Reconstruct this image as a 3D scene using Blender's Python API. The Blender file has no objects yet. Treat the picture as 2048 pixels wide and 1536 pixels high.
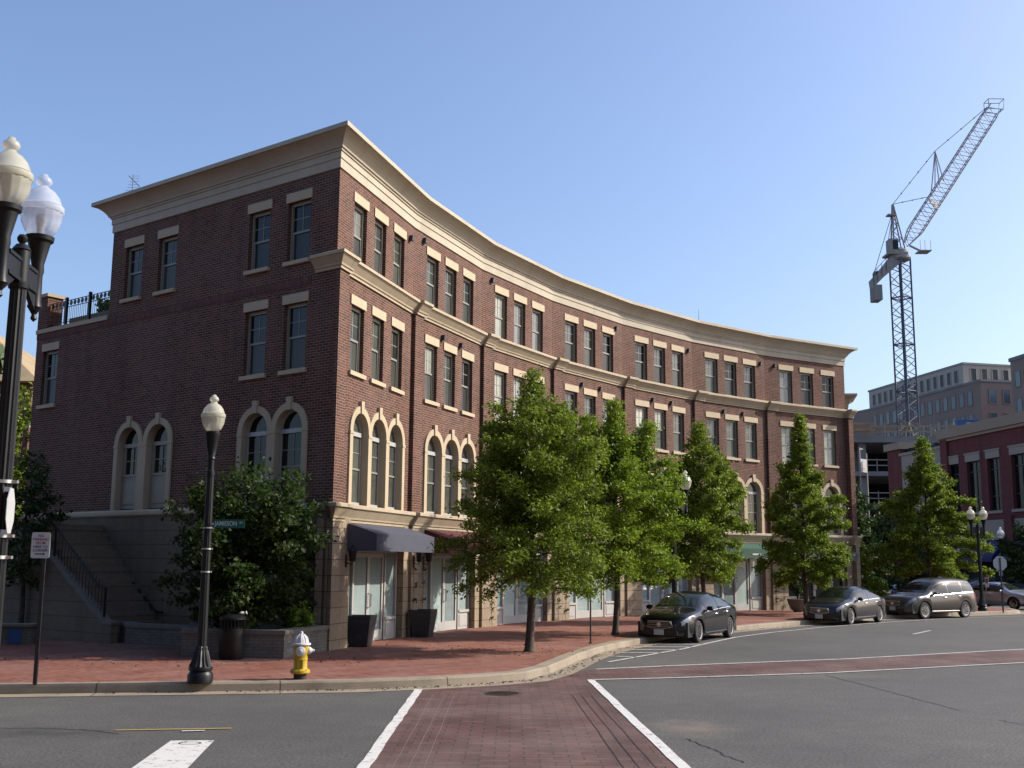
import bpy, math, random
import numpy as np
from mathutils import Vector, Matrix

S = bpy.context.scene
COL = S.collection
R = math.radians

# ------------------------------------------------------------------ camera, sky, sun, exposure
SUN_AZ, SUN_EL = 10.0, 34.5            # azimuth in degrees from +X towards +Y
cam_d = bpy.data.cameras.new("camera")
cam = bpy.data.objects.new("camera", cam_d)
COL.objects.link(cam)
cam_d.sensor_width = 36.0
cam_d.lens = 2200.0 / 2048.0 * 36.0
cam_d.clip_start = 0.1
cam_d.clip_end = 3000
_p, _r = 0.16057, 0.0071685
_fw = Vector((0, math.cos(_p), math.sin(_p)))
_up = Vector((0, -math.sin(_p), math.cos(_p)))
_rt = Vector((1, 0, 0))
_x = _rt * math.cos(_r) + _up * math.sin(_r)
_y = -_rt * math.sin(_r) + _up * math.cos(_r)
_z = -_fw
cam.matrix_world = Matrix(((_x.x, _y.x, _z.x, 0), (_x.y, _y.y, _z.y, 0), (_x.z, _y.z, _z.z, 2.2), (0, 0, 0, 1)))
S.camera = cam

world = bpy.data.worlds.new("World")
S.world = world
world.use_nodes = True
wn = world.node_tree.nodes
bg = wn["Background"]
sky = wn.new("ShaderNodeTexSky")
sky.sky_type = 'NISHITA'
sky.sun_disc = False
sky.sun_elevation = R(SUN_EL)
sky.sun_rotation = R(90 - SUN_AZ)
sky.altitude = 50
sky.air_density = 1.0
sky.dust_density = 2.6
sky.ozone_density = 3.8
tint = wn.new("ShaderNodeMix")
tint.data_type, tint.blend_type = 'RGBA', 'MULTIPLY'
tint.inputs[0].default_value = 1.0
tint.inputs[7].default_value = (1.0, 0.962, 0.99, 1)      # the camera's white balance
world.node_tree.links.new(sky.outputs[0], tint.inputs[6])
world.node_tree.links.new(tint.outputs[2], bg.inputs[0])
bg.inputs[1].default_value = 0.15

sun_d = bpy.data.lights.new("sun", 'SUN')
sun = bpy.data.objects.new("sun", sun_d)
COL.objects.link(sun)
sun_d.energy = 4.2
sun_d.angle = R(0.53)
sun_d.color = (1.0, 0.93, 0.82)
_s = Vector((math.cos(R(SUN_EL)) * math.cos(R(SUN_AZ)), math.cos(R(SUN_EL)) * math.sin(R(SUN_AZ)), math.sin(R(SUN_EL))))
sun.rotation_euler = _s.to_track_quat('Z', 'Y').to_euler()
sun.location = (60, 0, 60)

S.view_settings.view_transform = 'Standard'
S.view_settings.look = 'None'
S.view_settings.exposure = 0.61
S.view_settings.gamma = 1.0
S.view_settings.use_curve_mapping = False
S.render.engine = 'CYCLES'
S.cycles.max_bounces = 6
S.cycles.diffuse_bounces = 3
S.cycles.glossy_bounces = 3
S.cycles.transmission_bounces = 6
S.cycles.transparent_max_bounces = 8

# ------------------------------------------------------------------ materials
class NT:
    def __init__(s, name):
        m = bpy.data.materials.new(name)
        m.use_nodes = True
        s.m, s.n, s.l = m, m.node_tree.nodes, m.node_tree.links
        s.b = s.n["Principled BSDF"]
        s.o = s.n["Material Output"]
    def new(s, t, **kw):
        n = s.n.new(t)
        for k, v in kw.items():
            setattr(n, k, v)
        return n
    def link(s, a, b):
        s.l.new(a, b)
    def coord(s, kind='Object'):
        return s.new("ShaderNodeTexCoord").outputs[kind]
    def noise(s, vec, scale, detail=3, rough=0.55):
        n = s.new("ShaderNodeTexNoise")
        n.inputs['Scale'].default_value = scale
        n.inputs['Detail'].default_value = detail
        n.inputs['Roughness'].default_value = rough
        if vec is not None:
            s.link(vec, n.inputs['Vector'])
        return n.outputs['Fac']
    def ramp(s, fac, stops):
        n = s.new("ShaderNodeValToRGB")
        e = n.color_ramp.elements
        e[0].position, e[0].color = stops[0][0], (*stops[0][1], 1)
        e[1].position, e[1].color = stops[-1][0], (*stops[-1][1], 1)
        for p, c in stops[1:-1]:
            q = e.new(p)
            q.color = (*c, 1)
        s.link(fac, n.inputs[0])
        return n.outputs[0]
    def mix(s, a, b, fac, mode='MIX'):
        n = s.new("ShaderNodeMix", data_type='RGBA', blend_type=mode)
        for v, i in ((fac, 0), (a, 6), (b, 7)):
            if isinstance(v, (int, float)):
                n.inputs[i].default_value = v
            elif isinstance(v, tuple):
                n.inputs[i].default_value = (*v, 1)
            else:
                s.link(v, n.inputs[i])
        return n.outputs[2]
    def math(s, op, a, b=None):
        n = s.new("ShaderNodeMath", operation=op)
        for v, i in ((a, 0), (b, 1)):
            if v is None:
                continue
            if isinstance(v, (int, float)):
                n.inputs[i].default_value = v
            else:
                s.link(v, n.inputs[i])
        return n.outputs[0]
    def base(s, c):
        if isinstance(c, tuple):
            s.b.inputs['Base Color'].default_value = (*c, 1)
        else:
            s.link(c, s.b.inputs['Base Color'])
    def set(s, **kw):
        for k, v in kw.items():
            k = k.replace('_', ' ')
            if isinstance(v, (int, float)):
                s.b.inputs[k].default_value = v
            else:
                s.link(v, s.b.inputs[k])
        return s
    def bump(s, h, strength=0.3, dist=0.02):
        n = s.new("ShaderNodeBump")
        n.inputs['Strength'].default_value = strength
        n.inputs['Distance'].default_value = dist
        s.link(h, n.inputs['Height'])
        s.link(n.outputs[0], s.b.inputs['Normal'])

KA = 0.68      # real-world albedo level of built surfaces under this sun and exposure
def dim(c, k=None):
    return tuple(x * (KA if k is None else k) for x in c)

def plain(name, c, rough=0.6, var=0.12, scale=6.0, metallic=0.0, bump=0.0, **kw):
    t = NT(name)
    if metallic < 0.5: c = dim(c)
    v = t.coord()
    f = t.noise(v, scale, 4)
    lo = tuple(max(0, x * (1 - var)) for x in c)
    hi = tuple(min(1, x * (1 + var)) for x in c)
    t.base(t.ramp(f, [(0.3, lo), (0.7, hi)]))
    t.set(Roughness=rough, Metallic=metallic, **kw)
    if bump:
        t.bump(t.noise(v, scale * 12, 3), bump, 0.01)
    return t.m

def brick(name, c1, c2, mortar, w=0.213, h=0.0677, ms=0.006, rot=0.0, rough=0.85, dirt=0.25, bump=0.4, third=None, grime=None):
    t = NT(name)
    c1, c2, mortar = dim(c1), dim(c2), dim(mortar)
    uv = t.coord('UV')
    if rot:
        mp = t.new("ShaderNodeMapping")
        mp.inputs['Rotation'].default_value = (0, 0, rot)
        t.link(uv, mp.inputs[0])
        uv = mp.outputs[0]
    b = t.new("ShaderNodeTexBrick")
    b.offset = 0.5
    t.link(uv, b.inputs['Vector'])
    b.inputs['Color1'].default_value = (*c1, 1)
    b.inputs['Color2'].default_value = (*c2, 1)
    b.inputs['Mortar'].default_value = (*mortar, 1)
    b.inputs['Scale'].default_value = 1.0
    b.inputs['Mortar Size'].default_value = ms
    b.inputs['Mortar Smooth'].default_value = 0.15
    b.inputs['Bias'].default_value = 0.0
    b.inputs['Brick Width'].default_value = w
    b.inputs['Row Height'].default_value = h
    n = t.noise(uv, 0.55, 4, 0.6)
    n2 = t.noise(uv, 9.0, 3)
    col = t.mix(b.outputs['Color'], (0.45, 0.4, 0.36), t.math('MULTIPLY', t.math('SUBTRACT', n, 0.35), dirt * 0.6), 'MIX')
    dk = t.ramp(n2, [(0.3, (0.78, 0.78, 0.78)), (0.75, (1.15, 1.12, 1.1))])
    col = t.mix(col, dk, 0.7, 'MULTIPLY')
    st = t.new("ShaderNodeMapping")
    st.inputs['Scale'].default_value = (1.6, 0.18, 1)
    t.link(uv, st.inputs[0])
    sk = t.ramp(t.noise(st.outputs[0], 1.0, 5, 0.65), [(0.3, (0.72, 0.72, 0.74)), (0.5, (1.0, 1.0, 1.0)), (0.75, (1.2, 1.17, 1.12))])
    col = t.mix(col, sk, 0.8, 'MULTIPLY')
    t.base(col)
    t.set(Roughness=rough)
    t.b.inputs['Specular IOR Level'].default_value = 0.25
    t.bump(t.math('SUBTRACT', 1.0, b.outputs['Fac']), bump, 0.006)
    return t.m

M = {}
M['brick'] = brick('facade_brick', (0.080, 0.027, 0.018), (0.180, 0.061, 0.039), (0.345, 0.275, 0.205), ms=0.0062)
M['soldier'] = brick('soldier_brick', (0.10, 0.032, 0.028), (0.18, 0.062, 0.05), (0.25, 0.19, 0.16), w=0.30, h=0.0677, rot=R(90), ms=0.004)
M['stone'] = brick('base_stone', (0.40, 0.315, 0.215), (0.47, 0.375, 0.265), (0.14, 0.11, 0.08), w=0.95, h=0.372, ms=0.009, dirt=0.25, bump=0.5)
M['stone_long'] = brick('shade_darkened_stone', (0.205, 0.165, 0.115), (0.225, 0.18, 0.13), (0.11, 0.09, 0.07), w=9.0, h=0.372, ms=0.011, dirt=0.3, bump=0.5)  # pier stone darkened to carry the left wall's shade in its colour
M['planter_brick'] = brick('planter_brick', (0.19, 0.185, 0.16), (0.25, 0.235, 0.20), (0.13, 0.125, 0.11), w=0.21, h=0.068, ms=0.006)
M['paver'] = brick('pavement_brick', (0.205, 0.066, 0.042), (0.33, 0.118, 0.078), (0.17, 0.085, 0.062), w=0.2, h=0.1, ms=0.005, dirt=0.75, rot=R(45), bump=0.2)
M['crosswalk'] = brick('crosswalk_brick', (0.098, 0.048, 0.042), (0.158, 0.076, 0.065), (0.045, 0.032, 0.03), w=0.34, h=0.17, ms=0.011, dirt=0.6, bump=0.2)
M['trim'] = plain('cast_stone_trim', (0.60, 0.485, 0.33), 0.75, 0.08, 1.5, bump=0.05)
M['lintel'] = plain('lintel_stone', (0.61, 0.48, 0.315), 0.75, 0.06, 2.0)
M['cornice'] = plain('cornice_paint', (0.60, 0.52, 0.395), 0.6, 0.05, 0.8)
def weathered(name, c, joint=None):
    t = NT(name); c = dim(c)
    v = t.coord()
    mp = t.new("ShaderNodeMapping"); mp.inputs['Scale'].default_value = (2.2, 2.2, 0.22); t.link(v, mp.inputs[0])
    f = t.noise(mp.outputs[0], 1.0, 6, 0.68)
    g = t.noise(v, 0.6, 4, 0.6)
    col = t.ramp(f, [(0.26, tuple(x * 0.84 for x in c)), (0.44, tuple(x * 0.98 for x in c)), (0.7, tuple(x * 1.06 for x in c))])
    col = t.mix(col, t.ramp(g, [(0.3, (0.9, 0.89, 0.87)), (0.7, (1.06, 1.06, 1.06))]), 0.8, 'MULTIPLY')
    if joint:
        sx = t.new("ShaderNodeSeparateXYZ"); t.link(t.coord('UV'), sx.inputs[0])
        j = t.math('LESS_THAN', t.math('FRACT', t.math('DIVIDE', sx.outputs[0], joint)), 0.009)
        col = t.mix(col, tuple(x * 0.35 for x in c), j)
    t.base(col); t.set(Roughness=0.75)
    t.b.inputs['Specular IOR Level'].default_value = 0.3
    t.bump(t.noise(v, 14.0, 3), 0.06, 0.01)
    return t.m
M['trim'] = weathered('cast_stone_trim', (0.60, 0.485, 0.33))
M['cornice'] = weathered('cornice_paint', (0.61, 0.53, 0.405))
M['belt'] = weathered('jointed_cast_stone', (0.58, 0.475, 0.33), 1.26)
M['frame'] = plain('window_frame_paint', (0.36, 0.32, 0.245), 0.5, 0.05, 4)
M['frame_white'] = plain('storefront_paint', (0.54, 0.53, 0.50), 0.45, 0.05, 3)
M['muntin'] = plain('sash_paint', (0.30, 0.29, 0.24), 0.5, 0.05, 4)
M['sash_dark'] = plain('dark_sash_paint', (0.05, 0.055, 0.045), 0.5, 0.05, 4)
M['roof'] = plain('roof_membrane', (0.35, 0.34, 0.32), 0.9, 0.1, 0.5)

def glass(name, c, rough=0.03, var=0.3, scale=1.2, spec=0.5, streak=False):
    t = NT(name)
    c = dim(c, 0.75)
    v = t.coord()
    f = t.noise(v, scale, 2)
    oi = t.new("ShaderNodeObjectInfo")
    rv = t.ramp(oi.outputs['Random'], [(0.0, (0.55, 0.56, 0.6)), (0.5, (1.0, 1.0, 0.97)), (0.85, (1.2, 1.2, 1.12)), (1.0, (1.7, 1.68, 1.5))])
    t.base(t.mix(t.ramp(f, [(0.35, tuple(x * (1 - var) for x in c)), (0.65, tuple(x * (1 + var) for x in c))]), rv, 1.0, 'MULTIPLY'))
    t.set(Roughness=rough)
    t.b.inputs['Specular IOR Level'].default_value = spec
    t.b.inputs['Coat Weight'].default_value = 0.12 if rough < 0.1 else 0.3
    t.b.inputs['Coat Roughness'].default_value = 0.02
    t.bump(t.noise(v, 0.9, 1), 0.02, 0.05)
    return t.m
M['pane'] = glass('window_glass', (0.085, 0.09, 0.078), rough=0.06, spec=0.35)
M['screen'] = glass('insect_screen', (0.075, 0.078, 0.066), rough=0.6, spec=0.15, var=0.12)
M['screen_dark'] = glass('dark_insect_screen', (0.03, 0.031, 0.027), rough=0.5, spec=0.2, var=0.12)
M['pane_dark'] = glass('dark_window_glass', (0.018, 0.02, 0.018), rough=0.05, spec=0.18)
M['pane_blind'] = glass('glass_over_white_blind', (0.33, 0.33, 0.28), var=0.12)
M['pane_shop'] = glass('shop_glass', (0.30, 0.375, 0.39), var=0.12, scale=0.7)
M['pane_blue'] = glass('office_glass', (0.07, 0.12, 0.16), rough=0.25, var=0.3, scale=0.4)
M['pane_slot'] = glass('dull_office_glass', (0.05, 0.05, 0.048), rough=0.5, var=0.3, scale=0.4, spec=0.2)

def asphalt():
    t = NT('asphalt')
    v = t.coord()
    f1 = t.noise(v, 0.22, 5, 0.6)
    f2 = t.noise(v, 26.0, 3, 0.75)
    f3 = t.noise(v, 2.2, 4, 0.6)
    f4 = t.noise(v, 0.07, 3, 0.5)
    c = t.ramp(t.math('ADD', t.math('MULTIPLY', f1, 0.6), t.math('MULTIPLY', f4, 0.4)), [(0.32, (0.052, 0.0505, 0.048)), (0.5, (0.071, 0.069, 0.065)), (0.68, (0.088, 0.085, 0.079))])
    c = t.mix(c, t.ramp(f2, [(0.28, (0.35, 0.35, 0.35)), (0.5, (1.0, 1.0, 1.0)), (0.72, (2.0, 1.97, 1.9))]), 0.9, 'MULTIPLY')
    c = t.mix(c, t.ramp(f3, [(0.3, (0.86, 0.86, 0.86)), (0.7, (1.1, 1.1, 1.1))]), 0.8, 'MULTIPLY')
    def spot(x, y, rx, ry, col, amt):
        nonlocal c
        mp = t.new("ShaderNodeMapping", vector_type='POINT')
        mp.inputs['Location'].default_value = (-x / rx, -y / ry, 0)
        mp.inputs['Scale'].default_value = (1 / rx, 1 / ry, 0)
        t.link(v, mp.inputs[0])
        ln = t.new("ShaderNodeVectorMath", operation='LENGTH')
        t.link(mp.outputs[0], ln.inputs[0])
        d = t.math('SUBTRACT', 1.0, ln.outputs['Value'])
        d = t.math('ADD', d, t.math('MULTIPLY', t.math('SUBTRACT', t.noise(v, 2.5, 4), 0.5), 1.6))
        n = t.new("ShaderNodeClamp")
        t.link(t.math('MULTIPLY', d, amt), n.inputs[0])
        n.inputs['Max'].default_value = amt
        c = t.mix(c, col, n.outputs[0])
    spot(2.5, 15.4, 0.7, 1.0, (0.22, 0.17, 0.125), 0.4)
    spot(-6.1, 14.6, 1.5, 0.6, (0.025, 0.025, 0.024), 0.6)
    spot(6.5, 22.6, 2.2, 0.8, (0.14, 0.12, 0.095), 0.4)
    spot(-3.0, 17.0, 4.0, 1.1, (0.055, 0.054, 0.052), 0.4)
    t.base(c)
    t.set(Roughness=0.85)
    t.b.inputs['Specular IOR Level'].default_value = 0.3
    t.bump(f2, 0.35, 0.008)
    return t.m
M['asphalt'] = asphalt()

def paint(name, col, wear):
    t = NT(name)
    v = t.coord()
    f = t.noise(v, 7.0, 6, 0.7)
    g = t.noise(v, 45.0, 3, 0.7)
    h = t.math('ADD', t.math('MULTIPLY', f, 0.65), t.math('MULTIPLY', g, 0.35))
    m = t.ramp(h, [(wear - 0.05, (0, 0, 0)), (wear + 0.04, (1, 1, 1))])
    t.base(t.mix((0.085, 0.08, 0.075), dim(col, 0.72), m))
    t.set(Roughness=0.75)
    return t.m
M['white_paint'] = paint('road_paint_white', (0.72, 0.70, 0.66), 0.425)
M['white_worn'] = paint('road_paint_worn', (0.56, 0.54, 0.50), 0.43)
M['joint_grey'] = plain('mortar_joint', (0.21, 0.155, 0.145), 0.9, 0.2, 8)
M['yellow_paint'] = paint('road_paint_yellow', (0.52, 0.36, 0.05), 0.42)

def kerbmat(name, c, joint=3.0):
    t = NT(name)
    c = dim(c)
    v = t.coord()
    uv = t.coord('UV')
    f = t.noise(v, 1.1, 5, 0.65)
    g = t.noise(v, 30.0, 3, 0.6)
    col = t.ramp(f, [(0.28, tuple(x * 0.62 for x in c)), (0.5, c), (0.75, tuple(min(1, x * 1.18) for x in c))])
    col = t.mix(col, t.ramp(g, [(0.3, (0.8, 0.8, 0.8)), (0.7, (1.12, 1.12, 1.12))]), 0.6, 'MULTIPLY')
    sx = t.new("ShaderNodeSeparateXYZ")
    t.link(uv, sx.inputs[0])
    fr = t.math('FRACT', t.math('DIVIDE', sx.outputs[0], joint))
    j = t.math('LESS_THAN', fr, 0.008)
    t.base(t.mix(col, (0.06, 0.05, 0.04), j))
    t.set(Roughness=0.85)
    t.bump(g, 0.2, 0.006)
    return t.m
M['kerb'] = kerbmat('kerb_concrete', (0.33, 0.27, 0.195), 3.0)
M['gutter'] = kerbmat('gutter_concrete', (0.34, 0.275, 0.195), 3.0)

M['black_metal'] = plain('black_painted_iron', (0.010, 0.011, 0.012), 0.42, 0.2, 8, Specular_IOR_Level=0.28)
M['dark_metal'] = plain('dark_metal', (0.03, 0.03, 0.032), 0.45, 0.2, 8)
M['steel'] = plain('galvanised_steel', (0.55, 0.55, 0.55), 0.35, 0.1, 10, metallic=0.8)
M['sign_back'] = plain('sign_back_aluminium', (0.55, 0.56, 0.55), 0.5, 0.06, 5)
M['sign_white'] = plain('sign_white', (0.72, 0.70, 0.68), 0.45, 0.03, 5)
M['sign_red'] = plain('sign_red', (0.42, 0.02, 0.035), 0.5, 0.03, 5)
M['sign_maroon'] = plain('sign_maroon', (0.13, 0.02, 0.05), 0.5, 0.03, 5)
M['sign_black'] = plain('sign_black', (0.02, 0.012, 0.02), 0.5, 0.03, 5)
M['sign_green'] = plain('sign_green', (0.004, 0.13, 0.085), 0.4, 0.05, 5)
M['hyd_yellow'] = plain('hydrant_yellow', (0.60, 0.40, 0.015), 0.42, 0.12, 9, bump=0.05)
def chipped(name, c, amt):
    t = NT(name); c = dim(c)
    v = t.coord()
    f = t.noise(v, 26.0, 6, 0.75)
    g = t.noise(v, 4.0, 4, 0.6)
    col = t.ramp(g, [(0.3, tuple(x * 0.8 for x in c)), (0.7, tuple(x * 1.08 for x in c))])
    t.base(t.mix(col, (0.06, 0.03, 0.018), t.ramp(f, [(amt, (0, 0, 0)), (amt + 0.04, (1, 1, 1))])))
    t.set(Roughness=0.5); t.bump(f, 0.08, 0.004)
    return t.m
M['hyd_white'] = chipped('hydrant_white', (0.72, 0.70, 0.72), 0.68)
M['hyd_yellow'] = chipped('hydrant_yellow', (0.60, 0.40, 0.015), 0.66)
M['rust'] = plain('rusty_iron', (0.05, 0.026, 0.018), 0.8, 0.3, 14)
M['pot'] = plain('dark_glazed_pot', (0.035, 0.034, 0.04), 0.55, 0.35, 7, bump=0.15)
M['bowl'] = plain('stone_bowl', (0.20, 0.185, 0.155), 0.8, 0.15, 6, bump=0.1)
M['awn_navy'] = plain('navy_canvas', (0.072, 0.078, 0.112), 0.7, 0.08, 2)
M['awn_red'] = plain('maroon_canvas', (0.12, 0.012, 0.022), 0.8, 0.08, 2)
M['awn_green'] = plain('green_canvas', (0.028, 0.10, 0.07), 0.8, 0.08, 2)
M['awn_blue'] = plain('royal_blue_canvas', (0.03, 0.028, 0.15), 0.8, 0.08, 2)
M['soil'] = plain('planter_soil', (0.04, 0.03, 0.022), 0.95, 0.3, 8)
M['bark'] = plain('tree_bark', (0.085, 0.066, 0.048), 0.9, 0.35, 9, bump=0.4)
M['conc'] = plain('raw_concrete', (0.30, 0.30, 0.29), 0.9, 0.15, 0.4)
M['lumber'] = plain('formwork_lumber', (0.45, 0.33, 0.2), 0.8, 0.2, 1)
M['dark_room'] = plain('unlit_interior', (0.02, 0.02, 0.022), 0.9, 0.2, 1)
M['beige'] = plain('office_precast', (0.60, 0.53, 0.44), 0.8, 0.05, 0.2)  # lightened to carry distance haze in the colour
M['tan_brick'] = plain('tan_office_brick', (0.36, 0.26, 0.215), 0.85, 0.08, 0.25)  # paled as well, haze put into the brick tone
M['red_wall'] = brick('red_shop_brick', (0.16, 0.045, 0.042), (0.21, 0.06, 0.055), (0.20, 0.10, 0.09), ms=0.004, dirt=0.1)
M['coping'] = plain('tan_coping', (0.42, 0.33, 0.235), 0.8, 0.06, 0.5)
M['panel'] = plain('beige_panel', (0.42, 0.375, 0.30), 0.8, 0.06, 0.4)
M['hiproof'] = plain('tan_roof_tiles', (0.42, 0.31, 0.17), 0.8, 0.15, 1.0)
M['crane_blue'] = plain('crane_mast_paint', (0.075, 0.095, 0.14), 0.6, 0.1, 1)
M['crane_white'] = plain('crane_jib_paint', (0.50, 0.48, 0.47), 0.6, 0.1, 1)
M['crane_grey'] = plain('crane_grey', (0.40, 0.38, 0.36), 0.7, 0.1, 1)
M['blue_box'] = plain('blue_tarpaulin', (0.03, 0.10, 0.28), 0.6, 0.1, 2)
M['rubber'] = plain('tyre_rubber', (0.016, 0.016, 0.017), 0.8, 0.15, 10)
M['alloy'] = plain('alloy_rim', (0.62, 0.62, 0.64), 0.22, 0.05, 6, metallic=0.9)
M['chrome'] = plain('chrome', (0.75, 0.75, 0.77), 0.3, 0.03, 6, metallic=1.0)
M['trim_black'] = plain('black_trim', (0.012, 0.012, 0.013), 0.45, 0.1, 6)
M['lamp_clear'] = plain('headlamp_lens', (0.32, 0.34, 0.37), 0.1, 0.5, 22, Coat_Weight=1.0)
M['lamp_red'] = plain('tail_lamp_lens', (0.45, 0.015, 0.02), 0.12, 0.1, 8, Coat_Weight=1.0)
M['plate'] = plain('number_plate', (0.6, 0.6, 0.58), 0.5, 0.08, 12)
M['car_glass'] = glass('car_glass', (0.012, 0.018, 0.014), 0.03, 0.3, 2.0, spec=0.35)
M['skin'] = plain('skin', (0.42, 0.24, 0.16), 0.6, 0.05, 6)
M['shirt'] = plain('white_cotton', (0.68, 0.68, 0.74), 0.85, 0.05, 6)
M['trousers'] = plain('dark_cotton', (0.03, 0.032, 0.045), 0.85, 0.1, 6)
M['hair'] = plain('dark_hair', (0.02, 0.014, 0.01), 0.6, 0.2, 20)

def carpaint(name, c, metallic=0.4, rough=0.28):
    t = NT(name)
    v = t.coord()
    f = t.noise(v, 240.0, 2)
    t.base(t.ramp(f, [(0.3, tuple(x * 0.82 for x in c)), (0.7, tuple(x * 1.18 for x in c))]))
    t.set(Roughness=rough, Metallic=metallic)
    t.b.inputs['Coat Weight'].default_value = 0.65
    t.b.inputs['Coat Roughness'].default_value = 0.02
    t.b.inputs['Specular IOR Level'].default_value = 0.22
    return t.m
M['car_black'] = carpaint('black_car_paint', (0.003, 0.003, 0.004), 0.0)
M['car_grey'] = carpaint('dark_grey_car_paint', (0.016, 0.016, 0.019), 0.35)
M['car_brown'] = carpaint('grey_brown_car_paint', (0.075, 0.067, 0.062), 0.55)
M['car_silver'] = carpaint('silver_car_paint', (0.36, 0.37, 0.41), 0.55)
M['car_blue'] = carpaint('blue_car_paint', (0.10, 0.14, 0.22), 0.5)

def globe_mat(name, tint, milky):
    t = NT(name)
    v = t.coord()
    t.b.inputs['Base Color'].default_value = (*tint, 1)
    t.set(Roughness=0.14)
    t.b.inputs['Coat Weight'].default_value = 0.8
    t.b.inputs['Subsurface Weight'].default_value = 0.0
    tr = t.new("ShaderNodeBsdfTransparent")
    tr.inputs[0].default_value = (0.93, 0.94, 0.96, 1)
    tl = t.new("ShaderNodeBsdfTranslucent")
    tl.inputs[0].default_value = (*tint, 1)
    m1 = t.new("ShaderNodeMixShader")
    m1.inputs[0].default_value = 0.42
    t.link(t.b.outputs[0], m1.inputs[1])
    t.link(tl.outputs[0], m1.inputs[2])
    m2 = t.new("ShaderNodeMixShader")
    wv = t.new("ShaderNodeTexWave", wave_type='BANDS', bands_direction='Z')
    wv.inputs['Scale'].default_value = 1.7
    wv.inputs['Distortion'].default_value = 0.0
    t.link(v, wv.inputs['Vector'])
    f = t.math('ADD', milky, t.math('MULTIPLY', wv.outputs['Fac'], 0.16))
    t.link(f, m2.inputs[0])
    t.link(tr.outputs[0], m2.inputs[1])
    t.link(m1.outputs[0], m2.inputs[2])
    t.link(m2.outputs[0], t.o.inputs[0])
    return t.m
M['globe_milky'] = globe_mat('yellowed_globe', (0.68, 0.66, 0.54), 0.62)
M['globe_clear'] = globe_mat('clear_globe', (0.75, 0.78, 0.84), 0.38)

def leafmat(name, dark, light, trans=0.38):
    t = NT(name)
    g = t.new("ShaderNodeNewGeometry")
    v = t.coord()
    f = t.math('ADD', t.math('MULTIPLY', g.outputs['Random Per Island'], 0.6), t.math('MULTIPLY', t.noise(v, 1.3, 3), 0.4))
    c = t.ramp(f, [(0.15, dark), (0.85, light)])
    t.base(c)
    t.set(Roughness=0.55)
    t.b.inputs['Specular IOR Level'].default_value = 0.2
    tl = t.new("ShaderNodeBsdfTranslucent")
    t.link(t.mix(c, (1.0, 1.25, 0.35), 0.6, 'MULTIPLY'), tl.inputs[0])
    m = t.new("ShaderNodeMixShader")
    m.inputs[0].default_value = trans
    t.link(t.b.outputs[0], m.inputs[1])
    t.link(tl.outputs[0], m.inputs[2])
    t.link(m.outputs[0], t.o.inputs[0])
    return t.m
M['leaf_oak'] = leafmat('oak_leaves', (0.062, 0.094, 0.012), (0.24, 0.30, 0.042))
M['leaf_oak_light'] = leafmat('bright_oak_leaves', (0.08, 0.125, 0.012), (0.285, 0.365, 0.044))
M['leaf_dark'] = leafmat('dark_leaves', (0.02, 0.042, 0.014), (0.06, 0.10, 0.03), 0.25)
M['leaf_dogwood'] = leafmat('dogwood_leaves', (0.016, 0.032, 0.008), (0.058, 0.092, 0.022))
M['leaf_lime'] = leafmat('lime_leaves', (0.09, 0.16, 0.02), (0.2, 0.3, 0.04))

# ------------------------------------------------------------------ mesh helpers
def tag(o, label=None, cat=None, group=None, kind=None):
    if label: o['label'] = label
    if cat: o['category'] = cat
    if group: o['group'] = group
    if kind: o['kind'] = kind
    return o

def thing(name, label, cat, loc=(0, 0, 0), rz=0.0, group=None):
    o = bpy.data.objects.new(name, None)
    o.empty_display_size = 0.2
    COL.objects.link(o)
    o.location = loc
    o.rotation_euler = (0, 0, rz)
    return tag(o, label, cat, group)

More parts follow.
